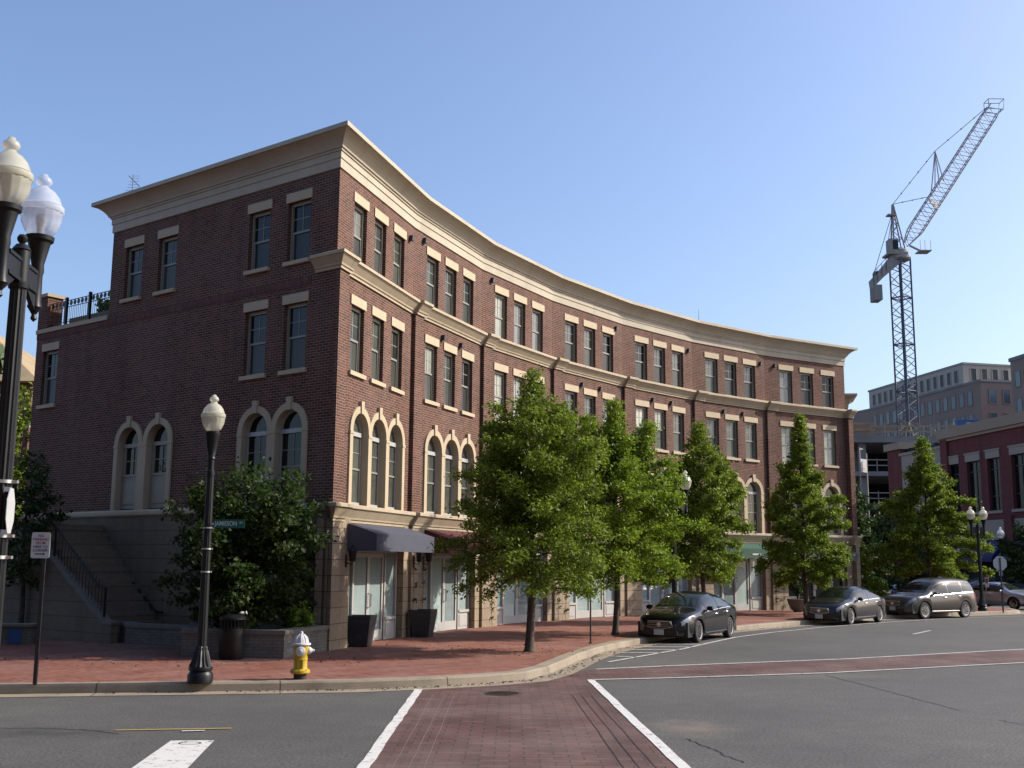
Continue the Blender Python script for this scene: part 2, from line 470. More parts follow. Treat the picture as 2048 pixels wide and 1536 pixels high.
class MB:
    def __init__(s, mat=None):
        s.v, s.f, s.uv, s.mi = [], [], [], []
        s.M = mat or Matrix.Identity(4)
        s.k = 0
    def face_uv(s, pts):
        n = Vector((0, 0, 0))
        for i in range(len(pts)):
            a, b = pts[i], pts[(i + 1) % len(pts)]
            n.x += (a[1] - b[1]) * (a[2] + b[2]); n.y += (a[2] - b[2]) * (a[0] + b[0]); n.z += (a[0] - b[0]) * (a[1] + b[1])
        ax, ay, az = abs(n.x), abs(n.y), abs(n.z)
        if az >= ax and az >= ay: return [(p[0], p[1]) for p in pts]
        if ay >= ax: return [(p[0], p[2]) for p in pts]
        return [(p[1], p[2]) for p in pts]
    def poly(s, pts, uv=None):
        i0 = len(s.v)
        pts = [tuple(p) for p in pts]
        s.uv.append(uv or s.face_uv(pts))
        for p in pts:
            s.v.append(tuple(s.M @ Vector(p)))
        s.f.append(tuple(range(i0, i0 + len(pts))))
        s.mi.append(s.k)
    def mesh(s, verts, faces):
        i0 = len(s.v)
        for p in verts:
            s.v.append(tuple(s.M @ Vector(p)))
        for f in faces:
            s.uv.append(s.face_uv([verts[i] for i in f]))
            s.f.append(tuple(i0 + i for i in f))
            s.mi.append(s.k)
    def box(s, x0, x1, y0, y1, z0, z1):
        v = [(x0, y0, z0), (x1, y0, z0), (x1, y1, z0), (x0, y1, z0), (x0, y0, z1), (x1, y0, z1), (x1, y1, z1), (x0, y1, z1)]
        s.mesh(v, [(0, 3, 2, 1), (4, 5, 6, 7), (0, 1, 5, 4), (1, 2, 6, 5), (2, 3, 7, 6), (3, 0, 4, 7)])
    def prism(s, pts, z0, z1, top=True, bottom=True):
        n = len(pts)
        v = [(x, y, z0) for x, y in pts] + [(x, y, z1) for x, y in pts]
        a = sum(pts[i][0] * pts[(i + 1) % n][1] - pts[(i + 1) % n][0] * pts[i][1] for i in range(n))
        fs = []
        for i in range(n):
            j = (i + 1) % n
            fs.append((i, j, n + j, n + i) if a > 0 else (j, i, n + i, n + j))
        ids = list(range(n)) if a > 0 else list(range(n))[::-1]
        if top: fs.append(tuple(n + i for i in ids))
        if bottom: fs.append(tuple(ids[::-1]))
        s.mesh(v, fs)
    def side(s, pts, y0, y1):
        """polygon in x,z extruded from y0 to y1"""
        n = len(pts)
        v = [(x, y0, z) for x, z in pts] + [(x, y1, z) for x, z in pts]
        a = sum(pts[i][0] * pts[(i + 1) % n][1] - pts[(i + 1) % n][0] * pts[i][1] for i in range(n))
        ids = list(range(n)) if a > 0 else list(range(n))[::-1]
        fs = [tuple(ids), tuple(n + i for i in ids[::-1])]
        for q in range(n):
            i, j = ids[q], ids[(q + 1) % n]
            fs.append((j, i, n + i, n + j))
        s.mesh(v, fs)
    def tube(s, path, r, seg=8, cap=True):
        path = [Vector(p) for p in path]
        if not hasattr(r, '__len__'): r = [r] * len(path)
        verts, faces = [], []
        prev = None
        for i, p in enumerate(path):
            d = (path[min(i + 1, len(path) - 1)] - path[max(i - 1, 0)])
            d = d.normalized() if d.length > 1e-9 else Vector((0, 0, 1))
            if prev is None:
                a = Vector((1, 0, 0)) if abs(d.x) < 0.8 else Vector((0, 1, 0))
                a = (a - d * a.dot(d)).normalized()
            else:
                a = prev - d * prev.dot(d)
                a = a.normalized() if a.length > 1e-6 else Vector((1, 0, 0))
            prev = a
            b = d.cross(a)
            for k in range(seg):
                t = 2 * math.pi * k / seg
                verts.append(tuple(p + (a * math.cos(t) + b * math.sin(t)) * r[i]))
        for i in range(len(path) - 1):
            for k in range(seg):
                k2 = (k + 1) % seg
                faces.append((i * seg + k, i * seg + k2, (i + 1) * seg + k2, (i + 1) * seg + k))
        if cap:
            faces.append(tuple(range(seg))[::-1])
            e = (len(path) - 1) * seg
            faces.append(tuple(e + k for k in range(seg)))
        s.mesh(verts, faces)
    def lathe(s, prof, c=(0, 0, 0), seg=20, axis='z', flute=0.0, nflute=0):
        verts, faces = [], []
        for r, z in prof:
            for k in range(seg):
                t = 2 * math.pi * k / seg
                rr = r * (1 - flute * (0.5 + 0.5 * math.cos(nflute * t))) if nflute else r
                a, b = rr * math.cos(t), rr * math.sin(t)
                if axis == 'z': p = (c[0] + a, c[1] + b, c[2] + z)
                elif axis == 'y': p = (c[0] + a, c[1] + z, c[2] - b)
                else: p = (c[0] + z, c[1] + a, c[2] + b)
                verts.append(p)
        for i in range(len(prof) - 1):
            for k in range(seg):
                k2 = (k + 1) % seg
                faces.append((i * seg + k, i * seg + k2, (i + 1) * seg + k2, (i + 1) * seg + k))
        if prof[0][0] > 1e-4: faces.append(tuple(range(seg))[::-1])
        if prof[-1][0] > 1e-4:
            e = (len(prof) - 1) * seg
            faces.append(tuple(e + k for k in range(seg)))
        s.mesh(verts, faces)
    def loft(s, path, prof, cap=True):
        """profile (offset to the right of travel, z) swept along a plan path with mitred corners"""
        P2 = [Vector(p) for p in path]
        n = len(P2)
        nr = []
        for i in range(n - 1):
            d = (P2[i + 1] - P2[i]).normalized()
            nr.append(Vector((d.y, -d.x)))
        m, run = [], [0.0]
        for i in range(n):
            if i == 0: m.append(nr[0])
            elif i == n - 1: m.append(nr[-1])
            else:
                a, b = nr[i - 1], nr[i]
                m.append((a + b) / max(0.25, 1 + a.dot(b)))
            if i: run.append(run[-1] + (P2[i] - P2[i - 1]).length)
        k = len(prof)
        pl = [0.0]
        for q in range(1, k): pl.append(pl[-1] + math.hypot(prof[q][0] - prof[q - 1][0], prof[q][1] - prof[q - 1][1]))
        i0 = len(s.v)
        for i in range(n):
            for o, z in prof:
                q = P2[i] + m[i] * o
                s.v.append(tuple(s.M @ Vector((q.x, q.y, z))))
        for i in range(n - 1):
            for q in range(k - 1):
                s.f.append((i0 + i * k + q, i0 + (i + 1) * k + q, i0 + (i + 1) * k + q + 1, i0 + i * k + q + 1))
                s.uv.append([(run[i], pl[q]), (run[i + 1], pl[q]), (run[i + 1], pl[q + 1]), (run[i], pl[q + 1])])
                s.mi.append(s.k)
        if cap:
            for e, rev in ((0, True), (n - 1, False)):
                ids = [i0 + e * k + q for q in range(k)]
                s.f.append(tuple(ids[::-1] if rev else ids))
                s.uv.append([(prof[q][0], prof[q][1]) for q in (range(k - 1, -1, -1) if rev else range(k))])
                s.mi.append(s.k)
    def data(s, name, mats, smooth=None):
        me = bpy.data.meshes.new(name)
        me.from_pydata(s.v, [], s.f)
        for m in (mats if isinstance(mats, (list, tuple)) else [mats]):
            me.materials.append(m)
        uvl = me.uv_layers.new(name="UVMap")
        flat = [c for f in s.uv for p in f for c in p]
        uvl.data.foreach_set('uv', flat)
        me.polygons.foreach_set('material_index', s.mi)
        me.update()
        if smooth is not None:
            weld(me)
            me.polygons.foreach_set('use_smooth', [True] * len(me.polygons))
            me.set_sharp_from_angle(angle=R(smooth))
        return me
    def build(s, name, mats, parent=None, smooth=None, world=True):
        me = s.data(name, mats, smooth)
        o = bpy.data.objects.new(name, me)
        COL.objects.link(o)
        if parent is not None:
            o.parent = parent
            if world:
                L = root_loc(parent)
                me.transform(Matrix.Translation(-L))
        return o

def root_loc(p):
    L = Vector((0, 0, 0))
    while p is not None:
        L += p.location
        p = p.parent
    return L

import bmesh
def weld(me):
    bm = bmesh.new()
    bm.from_mesh(me)
    bmesh.ops.remove_doubles(bm, verts=bm.verts, dist=0.0004)
    bmesh.ops.recalc_face_normals(bm, faces=bm.faces)
    bm.to_mesh(me)
    bm.free()

def inst(name, me, parent, loc, rz=0.0):
    """one more object on shared mesh data, placed in world space below an unrotated parent"""
    o = bpy.data.objects.new(name, me)
    COL.objects.link(o)
    o.parent = parent
    o.location = Vector(loc) - (root_loc(parent) if parent else Vector((0, 0, 0)))
    o.rotation_euler = (0, 0, rz)
    return o

def child(name, me, parent, loc=(0, 0, 0), rz=0.0):
    o = bpy.data.objects.new(name, me)
    COL.objects.link(o)
    o.parent = parent
    o.location = loc
    o.rotation_euler = (0, 0, rz)
    return o

def copy_tree(o, parent=None):
    c = o.copy()
    COL.objects.link(c)
    c.parent = parent
    for ch in list(o.children):
        copy_tree(ch, c)
    return c

def text_mesh(name, body, size, mat, spacing=1.0, extrude=0.001, align='CENTER'):
    cu = bpy.data.curves.new(name, 'FONT')
    cu.body = body
    cu.size = size
    cu.align_x = align
    cu.align_y = 'CENTER'
    cu.extrude = extrude
    cu.space_character = spacing
    cu.offset = size * 0.008
    o = bpy.data.objects.new(name, cu)
    COL.objects.link(o)
    dg = bpy.context.evaluated_depsgraph_get()
    me = bpy.data.meshes.new_from_object(o.evaluated_get(dg))
    bpy.data.objects.remove(o)
    me.name = name
    me.materials.clear()
    me.materials.append(mat)
    return me

def frame(o, d):
    """matrix: local x along d, local y inward (left of d), z up"""
    a = math.atan2(d[1], d[0])
    return Matrix.Translation((o[0], o[1], 0)) @ Matrix.Rotation(a, 4, 'Z'), a

# ------------------------------------------------------------------ ground, roads, pavements
KERB = [(-60, 9.1), (-30, 14.62), (-8.35, 18.62), (-4.5, 19.33), (-2.77, 19.66), (-1.5, 20.2), (-0.45, 20.83), (0.31, 21.5), (0.78, 22.65), (1.15, 24.1), (1.6, 25.9), (2.1, 27.6),
        (2.85, 29.5), (3.95, 31.8), (5.3, 34.2), (7.0, 36.75), (8.7, 38.9), (10.6, 41.1), (12.8, 43.5), (15.2, 45.9), (17.8, 48.2), (20.4, 50.0), (22.6, 51.3), (23.9, 52.6), (24.4, 54.4), (24.0, 58), (22.8, 70), (21, 110)]

def off_path(path, o):
    P2 = [Vector(p) for p in path]
    out = []
    for i in range(len(P2)):
        a = (P2[min(i + 1, len(P2) - 1)] - P2[max(i - 1, 0)]).normalized()
        out.append((P2[i].x + a.y * o, P2[i].y - a.x * o))
    return out

g = MB()
g.poly([(-700, -300, 0), (900, -300, 0), (900, 1500, 0), (-700, 1500, 0)])
tag(g.build('road', M['asphalt']), kind='structure')

back = off_path(KERB, -0.29)
g = MB()
g.poly([(x, y, 0.15) for x, y in back] + [(-60, 110, 0.15)])
tag(g.build('pavement', M['paver']), kind='structure')
g = MB()
g.loft(KERB, [(-0.30, -0.05), (-0.30, 0.152), (-0.03, 0.152), (0.0, 0.122), (0.03, -0.05)][::-1])
tag(g.build('kerb', M['kerb'], smooth=30), kind='structure')
g = MB()
g.loft(KERB, [(0.47, 0.006), (0.47, 0.008), (0.03, 0.008)], cap=False)
tag(g.build('gutter', M['gutter']), kind='structure')
g = MB()
g.prism([(-40, -25), (-3.6, -25), (-3.6, 9.6), (-4.1, 10.3), (-40, 4.5)], -0.05, 0.15)
tag(g.build('pavement', M['paver']), kind='structure')

g = MB()
g.poly([(x, y, 0.004) for x, y in [(-1.6, -8), (2.75, -8), (1.5, 21.5), (1.78, 23.6), (1.45, 23.3), (0.95, 22.3), (0.4, 21.4), (-0.25, 20.75), (-1.0, 20.2), (-1.6, 19.9)]])
g.poly([(x, y, 0.004) for x, y in [(1.5, 21.5), (3.2, 21.97), (6.4, 23.12), (11.79, 25.92), (30, 35), (30, 39), (13.69, 30.04), (7.89, 26.56), (3.58, 24.55), (1.78, 23.6)]])
tag(g.build('crosswalk', M['crosswalk']), kind='structure')

def strip(name, pts, w, mat, z=0.012, kind='structure'):
    g = MB()
    L, Rr = off_path(pts, -w / 2), off_path(pts, w / 2)
    for i in range(len(pts) - 1):
        g.poly([(*Rr[i], z), (*Rr[i + 1], z), (*L[i + 1], z), (*L[i], z)])
    o = g.build(name, mat)
    return tag(o, kind=kind)
def wavy(a, b, n, j, seed):
    rnd = random.Random(seed)
    return [(a[0] + (b[0] - a[0]) * i / n + rnd.uniform(-j, j), a[1] + (b[1] - a[1]) * i / n + rnd.uniform(-j, j)) for i in range(n + 1)]
strip('white_line', wavy((-1.58, 19.7), (-1.56, 8), 34, 0.009, 1), 0.14, M['white_paint'])
strip('white_line', wavy((1.53, 21.5), (2.08, 8), 34, 0.009, 2), 0.14, M['white_paint'])
strip('white_line', [(1.8, 23.6), (3.58, 24.55), (7.89, 26.56), (13.69, 30.04), (30, 39)], 0.13, M['white_worn'])
strip('white_line', [(1.55, 21.5), (3.2, 21.97), (6.4, 23.12), (11.79, 25.92), (30, 35)], 0.12, M['white_worn'])
PARK = [(2.2, 25.3), (3.35, 27.3), (4.5, 29.3), (5.6, 31.6), (6.75, 33.9), (8.4, 36.4), (11.0, 39.65), (14.6, 43.5), (17.2, 45.9), (20.0, 48.0), (22.6, 49.6)]
strip('white_line', PARK, 0.11, M['white_worn'])
for (a, b) in (((2.35, 26.9), (2.98, 26.6)), ((2.75, 27.9), (3.75, 27.95)), ((3.1, 28.9), (4.35, 28.95)), ((3.5, 29.9), (4.85, 29.95)), ((3.95, 30.9), (5.3, 30.95))):
    strip('white_line', [a, b], 0.13, M['white_worn'])
strip('white_line', [(12.94, 36.12), (14.28, 38.23)], 0.11, M['white_worn'])
strip('white_line', [(20.5, 40.8), (22.6, 43.0)], 0.11, M['white_worn'])
strip('yellow_line', [(-5.12, 14.83), (-3.67, 15.07)], 0.055, M['yellow_paint'])
strip('white_line', [(-4.25, 14.8), (-3.97, 14.86)], 0.09, M['white_worn'])
g = MB()
g.poly([(-4.0, 12.0, 0.012), (-3.4, 12.0, 0.012), (-3.63, 14.06, 0.012), (-4.15, 14.02, 0.012)])
tag(g.build('stop_line', M['white_paint']), kind='structure')
g = MB()
ring = [(-3.86 + 0.14 * math.cos(t * 0.3927), 13.82 + 0.1 * math.sin(t * 0.3927)) for t in range(17)]
for i in range(16):
    a, b = ring[i], ring[i + 1]
    c = (-3.86, 13.82)
    q = lambda p, k: (c[0] + (p[0] - c[0]) * k, c[1] + (p[1] - c[1]) * k, 0.016)
    g.poly([q(a, 1), q(b, 1), q(b, 0.86), q(a, 0.86)])
tag(g.build('tar_mark', M['trim_black']), kind='structure')
for pts in ([(2.24, 14.5), (2.36, 14.0), (2.47, 13.65), (2.5, 13.3), (2.66, 12.75)], [(7.07, 16.45), (7.1, 16.2), (7.3, 15.9), (7.5, 15.7)], [(6.35, 22.81), (6.6, 20.5), (6.94, 16.97)], [(-6.9, 14.95), (-6.2, 15.0), (-5.6, 14.9), (-4.9, 14.55)]):
    q = []
    rnd = random.Random(len(pts))
    for i in range(len(pts) - 1):
        for k in range(8):
            t = k / 8
            q.append((pts[i][0] + (pts[i + 1][0] - pts[i][0]) * t + rnd.uniform(-.02, .02), pts[i][1] + (pts[i + 1][1] - pts[i][1]) * t + rnd.uniform(-.02, .02)))
    strip('road_crack', q, 0.018, M['trim_black'], 0.005)
for x, dx in ((-1.28, .02), (-1.08, 0.0), (-0.92, 0.0), (1.2, .18), (1.36, .2), (1.05, .16)):
    strip('paving_joint', wavy((x, 19.0), (x + dx * 2, 8), 30, 0.006, 7), 0.009, M['trim_black'] if x > 0 else M['joint_grey'], 0.008)

mh = MB()
mh.lathe([(0.0, 0.012), (0.30, 0.012), (0.305, 0.009), (0.33, 0.009), (0.33, 0.004)], (-0.11, 19.22, 0), 28)
for k in range(-4, 5):
    w = math.sqrt(0.27 ** 2 - (k * 0.06) ** 2)
    mh.box(-0.11 - w, -0.11 + w, 19.22 + k * 0.06 - 0.012, 19.22 + k * 0.06 + 0.012, 0.011, 0.016)
tag(mh.build('manhole_cover', M['rust'], smooth=40), 'round dark iron manhole cover in the brick crosswalk near the kerb', 'manhole cover')

# ------------------------------------------------------------------ the curved brick building
P = [(-4.31, 26.15), (-2.90, 31.10), (-1.03, 35.73), (1.46, 40.08), (4.49, 44.12), (7.92, 47.68), (11.81, 50.74), (16.36, 53.44)]
PV = [Vector(p) for p in P]
dL = Vector((-0.80115, 0.59846))
nL = Vector((-0.59846, -0.80115))
LE3 = PV[0] + dL * 9.57          # end of the third storey
LE = PV[0] + dL * 13.4           # end of the terrace
inL = -nL
d7 = (PV[7] - PV[6]).normalized()
in7 = Vector((-d7.y, d7.x))
F, B2, B1 = 11.86, 9.26, 3.13
bld = thing('curved_brick_building', 'three storey dark brick building with concave curved front, arched windows and cream cornice', 'building', (P[0][0], P[0][1], 0))

def wall(mb, x0, x1, z0, z1, y, holes, dep=0.17):
    """vertical face at local y with rectangular holes (hx0,hx1,hz0,hz1) and their reveals"""
    xs = sorted(set([x0, x1] + [h[i] for h in holes for i in (0, 1)]))
    zs = sorted(set([z0, z1] + [h[i] for h in holes for i in (2, 3)]))
    for i in range(len(xs) - 1):
        for j in range(len(zs) - 1):
            cx, cz = (xs[i] + xs[i + 1]) / 2, (zs[j] + zs[j + 1]) / 2
            if any(h[0] < cx < h[1] and h[2] < cz < h[3] for h in holes): continue
            mb.poly([(xs[i], y, zs[j]), (xs[i + 1], y, zs[j]), (xs[i + 1], y, zs[j + 1]), (xs[i], y, zs[j + 1])])
    for a, b, c, d in holes:
        mb.poly([(a, y, c), (a, y, d), (a, y + dep, d), (a, y + dep, c)])
        mb.poly([(b, y, d), (b, y, c), (b, y + dep, c), (b, y + dep, d)])
        mb.poly([(a, y, d), (b, y, d), (b, y + dep, d), (a, y + dep, d)])
        mb.poly([(b, y, c), (a, y, c), (a, y + dep, c), (b, y + dep, c)])

WC = (1.31, 2.62, 3.96)           # window centres in a bay of 5.05 m
AC = (1.60, 2.79, 3.98)           # arch centres
RI, RO, ZS = 0.485, 0.66, 5.42
WW = 0.80

def arch_holes(mb, centres, r, half, zt, y, x0, x1, clampn=None):
    """brick above the arches: slices from the outer arc up to zt, between x0 and x1"""
    xs = set([x0, x1])
    for c in centres:
        for k in range(25):
            xs.add(c + r * math.cos(math.pi * k / 24))
    xs = sorted(x for x in xs if x0 - 1e-6 <= x <= x1 + 1e-6)
    def zb(x):
        z = ZS
        for c in centres:
            q = r * r - (x - c) ** 2
            if q > 0: z = max(z, ZS + math.sqrt(q))
        return z
    for a, b in zip(xs, xs[1:]):
        if b - a < 1e-5: continue
        mb.poly([(a, y, zb(a)), (b, y, zb(b)), (b, y, zt), (a, y, zt)])

def surround(centres, ri, ro, z0, zs, proud=0.05, dep=0.2):
    """cast stone arch surround with jambs, mullions, keystones, in wall-local coords"""
    mb = MB()
    n = len(centres)
    for i, c in enumerate(centres):
        lo = (centres[i - 1] + c) / 2 if i else -99
        hi = (centres[i + 1] + c) / 2 if i < n - 1 else 99
        N = 20
        inn, out = [], []
        for k in range(N + 1):
            t = math.pi * k / N
            inn.append((c + ri * math.cos(t), zs + ri * math.sin(t)))
            x, z = c + ro * math.cos(t), zs + ro * math.sin(t)
            if x > hi: x, z = hi, zs + min(ro * math.sin(t) if False else max(0, ro * math.sin(t)), math.sqrt(max(0, ro * ro - (hi - c) ** 2)))
            if x < lo: x, z = lo, zs + min(max(0, ro * math.sin(t)), math.sqrt(max(0, ro * ro - (lo - c) ** 2)))
            out.append((x, z))
        for k in range(N):
            a, b, c2, d2 = inn[k], inn[k + 1], out[k + 1], out[k]
            mb.poly([(a[0], -proud, a[1]), (d2[0], -proud, d2[1]), (c2[0], -proud, c2[1]), (b[0], -proud, b[1])])
            mb.poly([(a[0], -proud, a[1]), (b[0], -proud, b[1]), (b[0], dep, b[1]), (a[0], dep, a[1])])
            mb.poly([(d2[0], -proud, d2[1]), (d2[0], 0.02, d2[1]), (c2[0], 0.02, c2[1]), (c2[0], -proud, c2[1])])
        mb.side([(c - 0.065, zs + ri - 0.02), (c + 0.065, zs + ri - 0.02), (c + 0.095, zs + ro + 0.13), (c - 0.095, zs + ro + 0.13)], -proud - 0.035, 0.0)
    edges = [centres[0] - ro] + [v for i in range(n) for v in (centres[i] - ri, centres[i] + ri)] + [centres[-1] + ro]
    for i in range(0, len(edges), 2):
        mb.box(edges[i], edges[i + 1], -proud, dep, z0, zs)
        mb.box(edges[i] - 0.012, edges[i + 1] + 0.012, -proud - 0.014, dep - 0.01, zs - 0.09, zs - 0.015)
    return mb

def rect_window(w, z0, z1, rec=0.13):
    """double-hung window: returns frame mesh builder and pane builder, local centre x=0"""
    f, p = MB(), MB()
    t = 0.055
    f.box(-w / 2, -w / 2 + t, rec - 0.03, rec + 0.06, z0, z1)
    f.box(w / 2 - t, w / 2, rec - 0.03, rec + 0.06, z0, z1)
    f.box(-w / 2 + t, w / 2 - t, rec - 0.03, rec + 0.06, z1 - t - 0.03, z1)
    f.box(-w / 2 + t, w / 2 - t, rec - 0.03, rec + 0.06, z0, z0 + t)
    zm = (z0 + z1) / 2
    f.k = 1
    a = w / 2 - t
    f.box(-a, a, rec - 0.005, rec + 0.05, zm - 0.028, zm + 0.028)
    f.box(-a, -a + 0.035, rec + 0.002, rec + 0.05, z0 + t, zm - 0.028)
    f.box(a - 0.035, a, rec + 0.002, rec + 0.05, z0 + t, zm - 0.028)
    zq = (zm + z1 - t) / 2
    f.box(-0.011, 0.011, rec + 0.012, rec + 0.04, zm + 0.028, z1 - t - 0.03)
    f.box(-a, -0.011, rec + 0.013, rec + 0.04, zq - 0.011, zq + 0.011)
    f.box(0.011, a, rec + 0.013, rec + 0.04, zq - 0.011, zq + 0.011)
    p.poly([(-a, rec + 0.03, z0 + t), (a, rec + 0.03, z0 + t), (a, rec + 0.03, zm), (-a, rec + 0.03, zm)])
    p.k = 1
    p.poly([(-a, rec + 0.022, zm), (a, rec + 0.022, zm), (a, rec + 0.022, z1 - t), (-a, rec + 0.022, z1 - t)])
    return f, p

def arch_window(r, z0, zs, rec=0.15, door=False):
    f, p = MB(), MB()
    t = 0.05
    N = 16
    for k in range(N):
        a, b = math.pi * k / N, math.pi * (k + 1) / N
        for ra, rb in ((r, r - t),):
            f.poly([(ra * math.cos(a), rec, zs + ra * math.sin(a)), (ra * math.cos(b), rec, zs + ra * math.sin(b)), (rb * math.cos(b), rec, zs + rb * math.sin(b)), (rb * math.cos(a), rec, zs + rb * math.sin(a))])
            f.poly([(rb * math.cos(a), rec, zs + rb * math.sin(a)), (rb * math.cos(b), rec, zs + rb * math.sin(b)), (rb * math.cos(b), rec + 0.05, zs + rb * math.sin(b)), (rb * math.cos(a), rec + 0.05, zs + rb * math.sin(a))])
    f.box(-r, r, rec - 0.025, rec + 0.06, zs - 0.09, zs + 0.02)
    f.box(-r, -r + t, rec, rec + 0.06, z0, zs - 0.09)
    f.box(r - t, r, rec, rec + 0.06, z0, zs - 0.09)
    f.box(-r + t, r - t, rec - 0.02, rec + 0.06, z0, z0 + 0.06)
    p.poly([((r - t) * math.cos(math.pi * k / N), rec + 0.03, zs + 0.02 + (r - t) * math.sin(math.pi * k / N)) for k in range(N + 1)])
    a = r - t
    top = zs - 0.09
    if door:
        zd = z0 + (top - z0) * 0.52
        f.box(-a, a, rec - 0.005, rec + 0.05, z0 + 0.06, zd)
        f.box(-a + 0.1, a - 0.1, rec - 0.03, rec - 0.005, z0 + 0.14, zd - 0.16)
        f.box(-a, a, rec - 0.03, rec + 0.05, zd, zd + 0.07)
        zl = zd + 0.07
        for x0, x1 in ((-a, -a + 0.1), (a - 0.1, a)): f.box(x0, x1, rec, rec + 0.05, zl, top)
        f.box(-0.012, 0.012, rec + 0.005, rec + 0.04, zl, top)
        f.box(-a + 0.1, a - 0.1, rec + 0.006, rec + 0.04, (zl + top) / 2 - 0.012, (zl + top) / 2 + 0.012)
        p.poly([(-a, rec + 0.03, zl), (a, rec + 0.03, zl), (a, rec + 0.03, top), (-a, rec + 0.03, top)])
    else:
        zm = z0 + (top - z0) * 0.52
        f.k = 1
        f.box(-a, a, rec, rec + 0.05, zm - 0.025, zm + 0.025)
        zq = (zm + top) / 2
        f.box(-0.011, 0.011, rec + 0.01, rec + 0.04, zm + 0.025, top)
        f.box(-a, -0.011, rec + 0.011, rec + 0.04, zq - 0.011, zq + 0.011)
        f.box(0.011, a, rec + 0.011, rec + 0.04, zq - 0.011, zq + 0.011)
        p.poly([(-a, rec + 0.03, z0 + 0.06), (a, rec + 0.03, z0 + 0.06), (a, rec + 0.03, zm), (-a, rec + 0.03, zm)])
        p.poly([(-a, rec + 0.024, zm), (a, rec + 0.024, zm), (a, rec + 0.024, top), (-a, rec + 0.024, top)])
    return f, p

def boxmesh(name, mat, x0, x1, y0, y1, z0, z1):
    m = MB(); m.box(x0, x1, y0, y1, z0, z1)
    return m.data(name, mat)

Z3a, Z3b, Z2a, Z2b = 9.70, 11.28, 6.90, 8.60
fm, pm = rect_window(WW, Z3a, Z3b)
W3F = fm.data('window', [M['frame'], M['muntin']]); PK = {'pane': ('screen', 'pane'), 'pane_blind': ('pane_blind', 'pane_blind'), 'pane_dark': ('screen_dark', 'pane_dark'), 'pane_half': ('screen', 'pane_blind')}
W3P = {k: pm.data('pane', [M[q_] for q_ in PK[k]]) for k in PK}
fm, pm = rect_window(WW, Z2a, Z2b)
W2F = fm.data('window', [M['frame'], M['muntin']]); W2P = {k: pm.data('pane', [M[q_] for q_ in PK[k]]) for k in PK}
W3L = boxmesh('lintel', M['lintel'], -0.475, 0.475, -0.03, 0.1, 11.282, 11.53)
W2L = boxmesh('lintel', M['lintel'], -0.475, 0.475, -0.03, 0.1, 8.602, 8.84)
W3S = boxmesh('sill', M['lintel'], -0.47, 0.47, -0.09, 0.12, 9.60, 9.698)
W2S = boxmesh('sill', M['lintel'], -0.49, 0.49, -0.07, 0.12, 6.79, 6.898)
fm, pm = arch_window(RI, 3.60, ZS)
AWF = fm.data('arched_window', [M['frame_white'], M['muntin']]); AWP = {k: pm.data('pane', M[k]) for k in ('pane', 'pane_blind', 'pane_dark')}
fm, pm = arch_window(RI, 3.60, ZS, door=True)
ADF = fm.data('arched_window', [M['frame'], M['frame']]); ADP = pm.data('pane', M['pane_dark'])
SUR3 = surround(AC, RI, RO, 3.56, ZS).data('arch_surround', M['trim'])

def put_window(Mx, ang, x, kind, glassk, frame_mat=None):
    w = Mx @ Vector((x, 0, 0))
    F_, Pd, L_, S_ = {'3': (W3F, W3P, W3L, W3S), '2': (W2F, W2P, W2L, W2S)}[kind]
    o = inst('window', F_, bld, w, ang)
    for nm, me in (('pane', Pd[glassk]), ('lintel', L_), ('sill', S_)):
        child(nm, me, o)
    return o

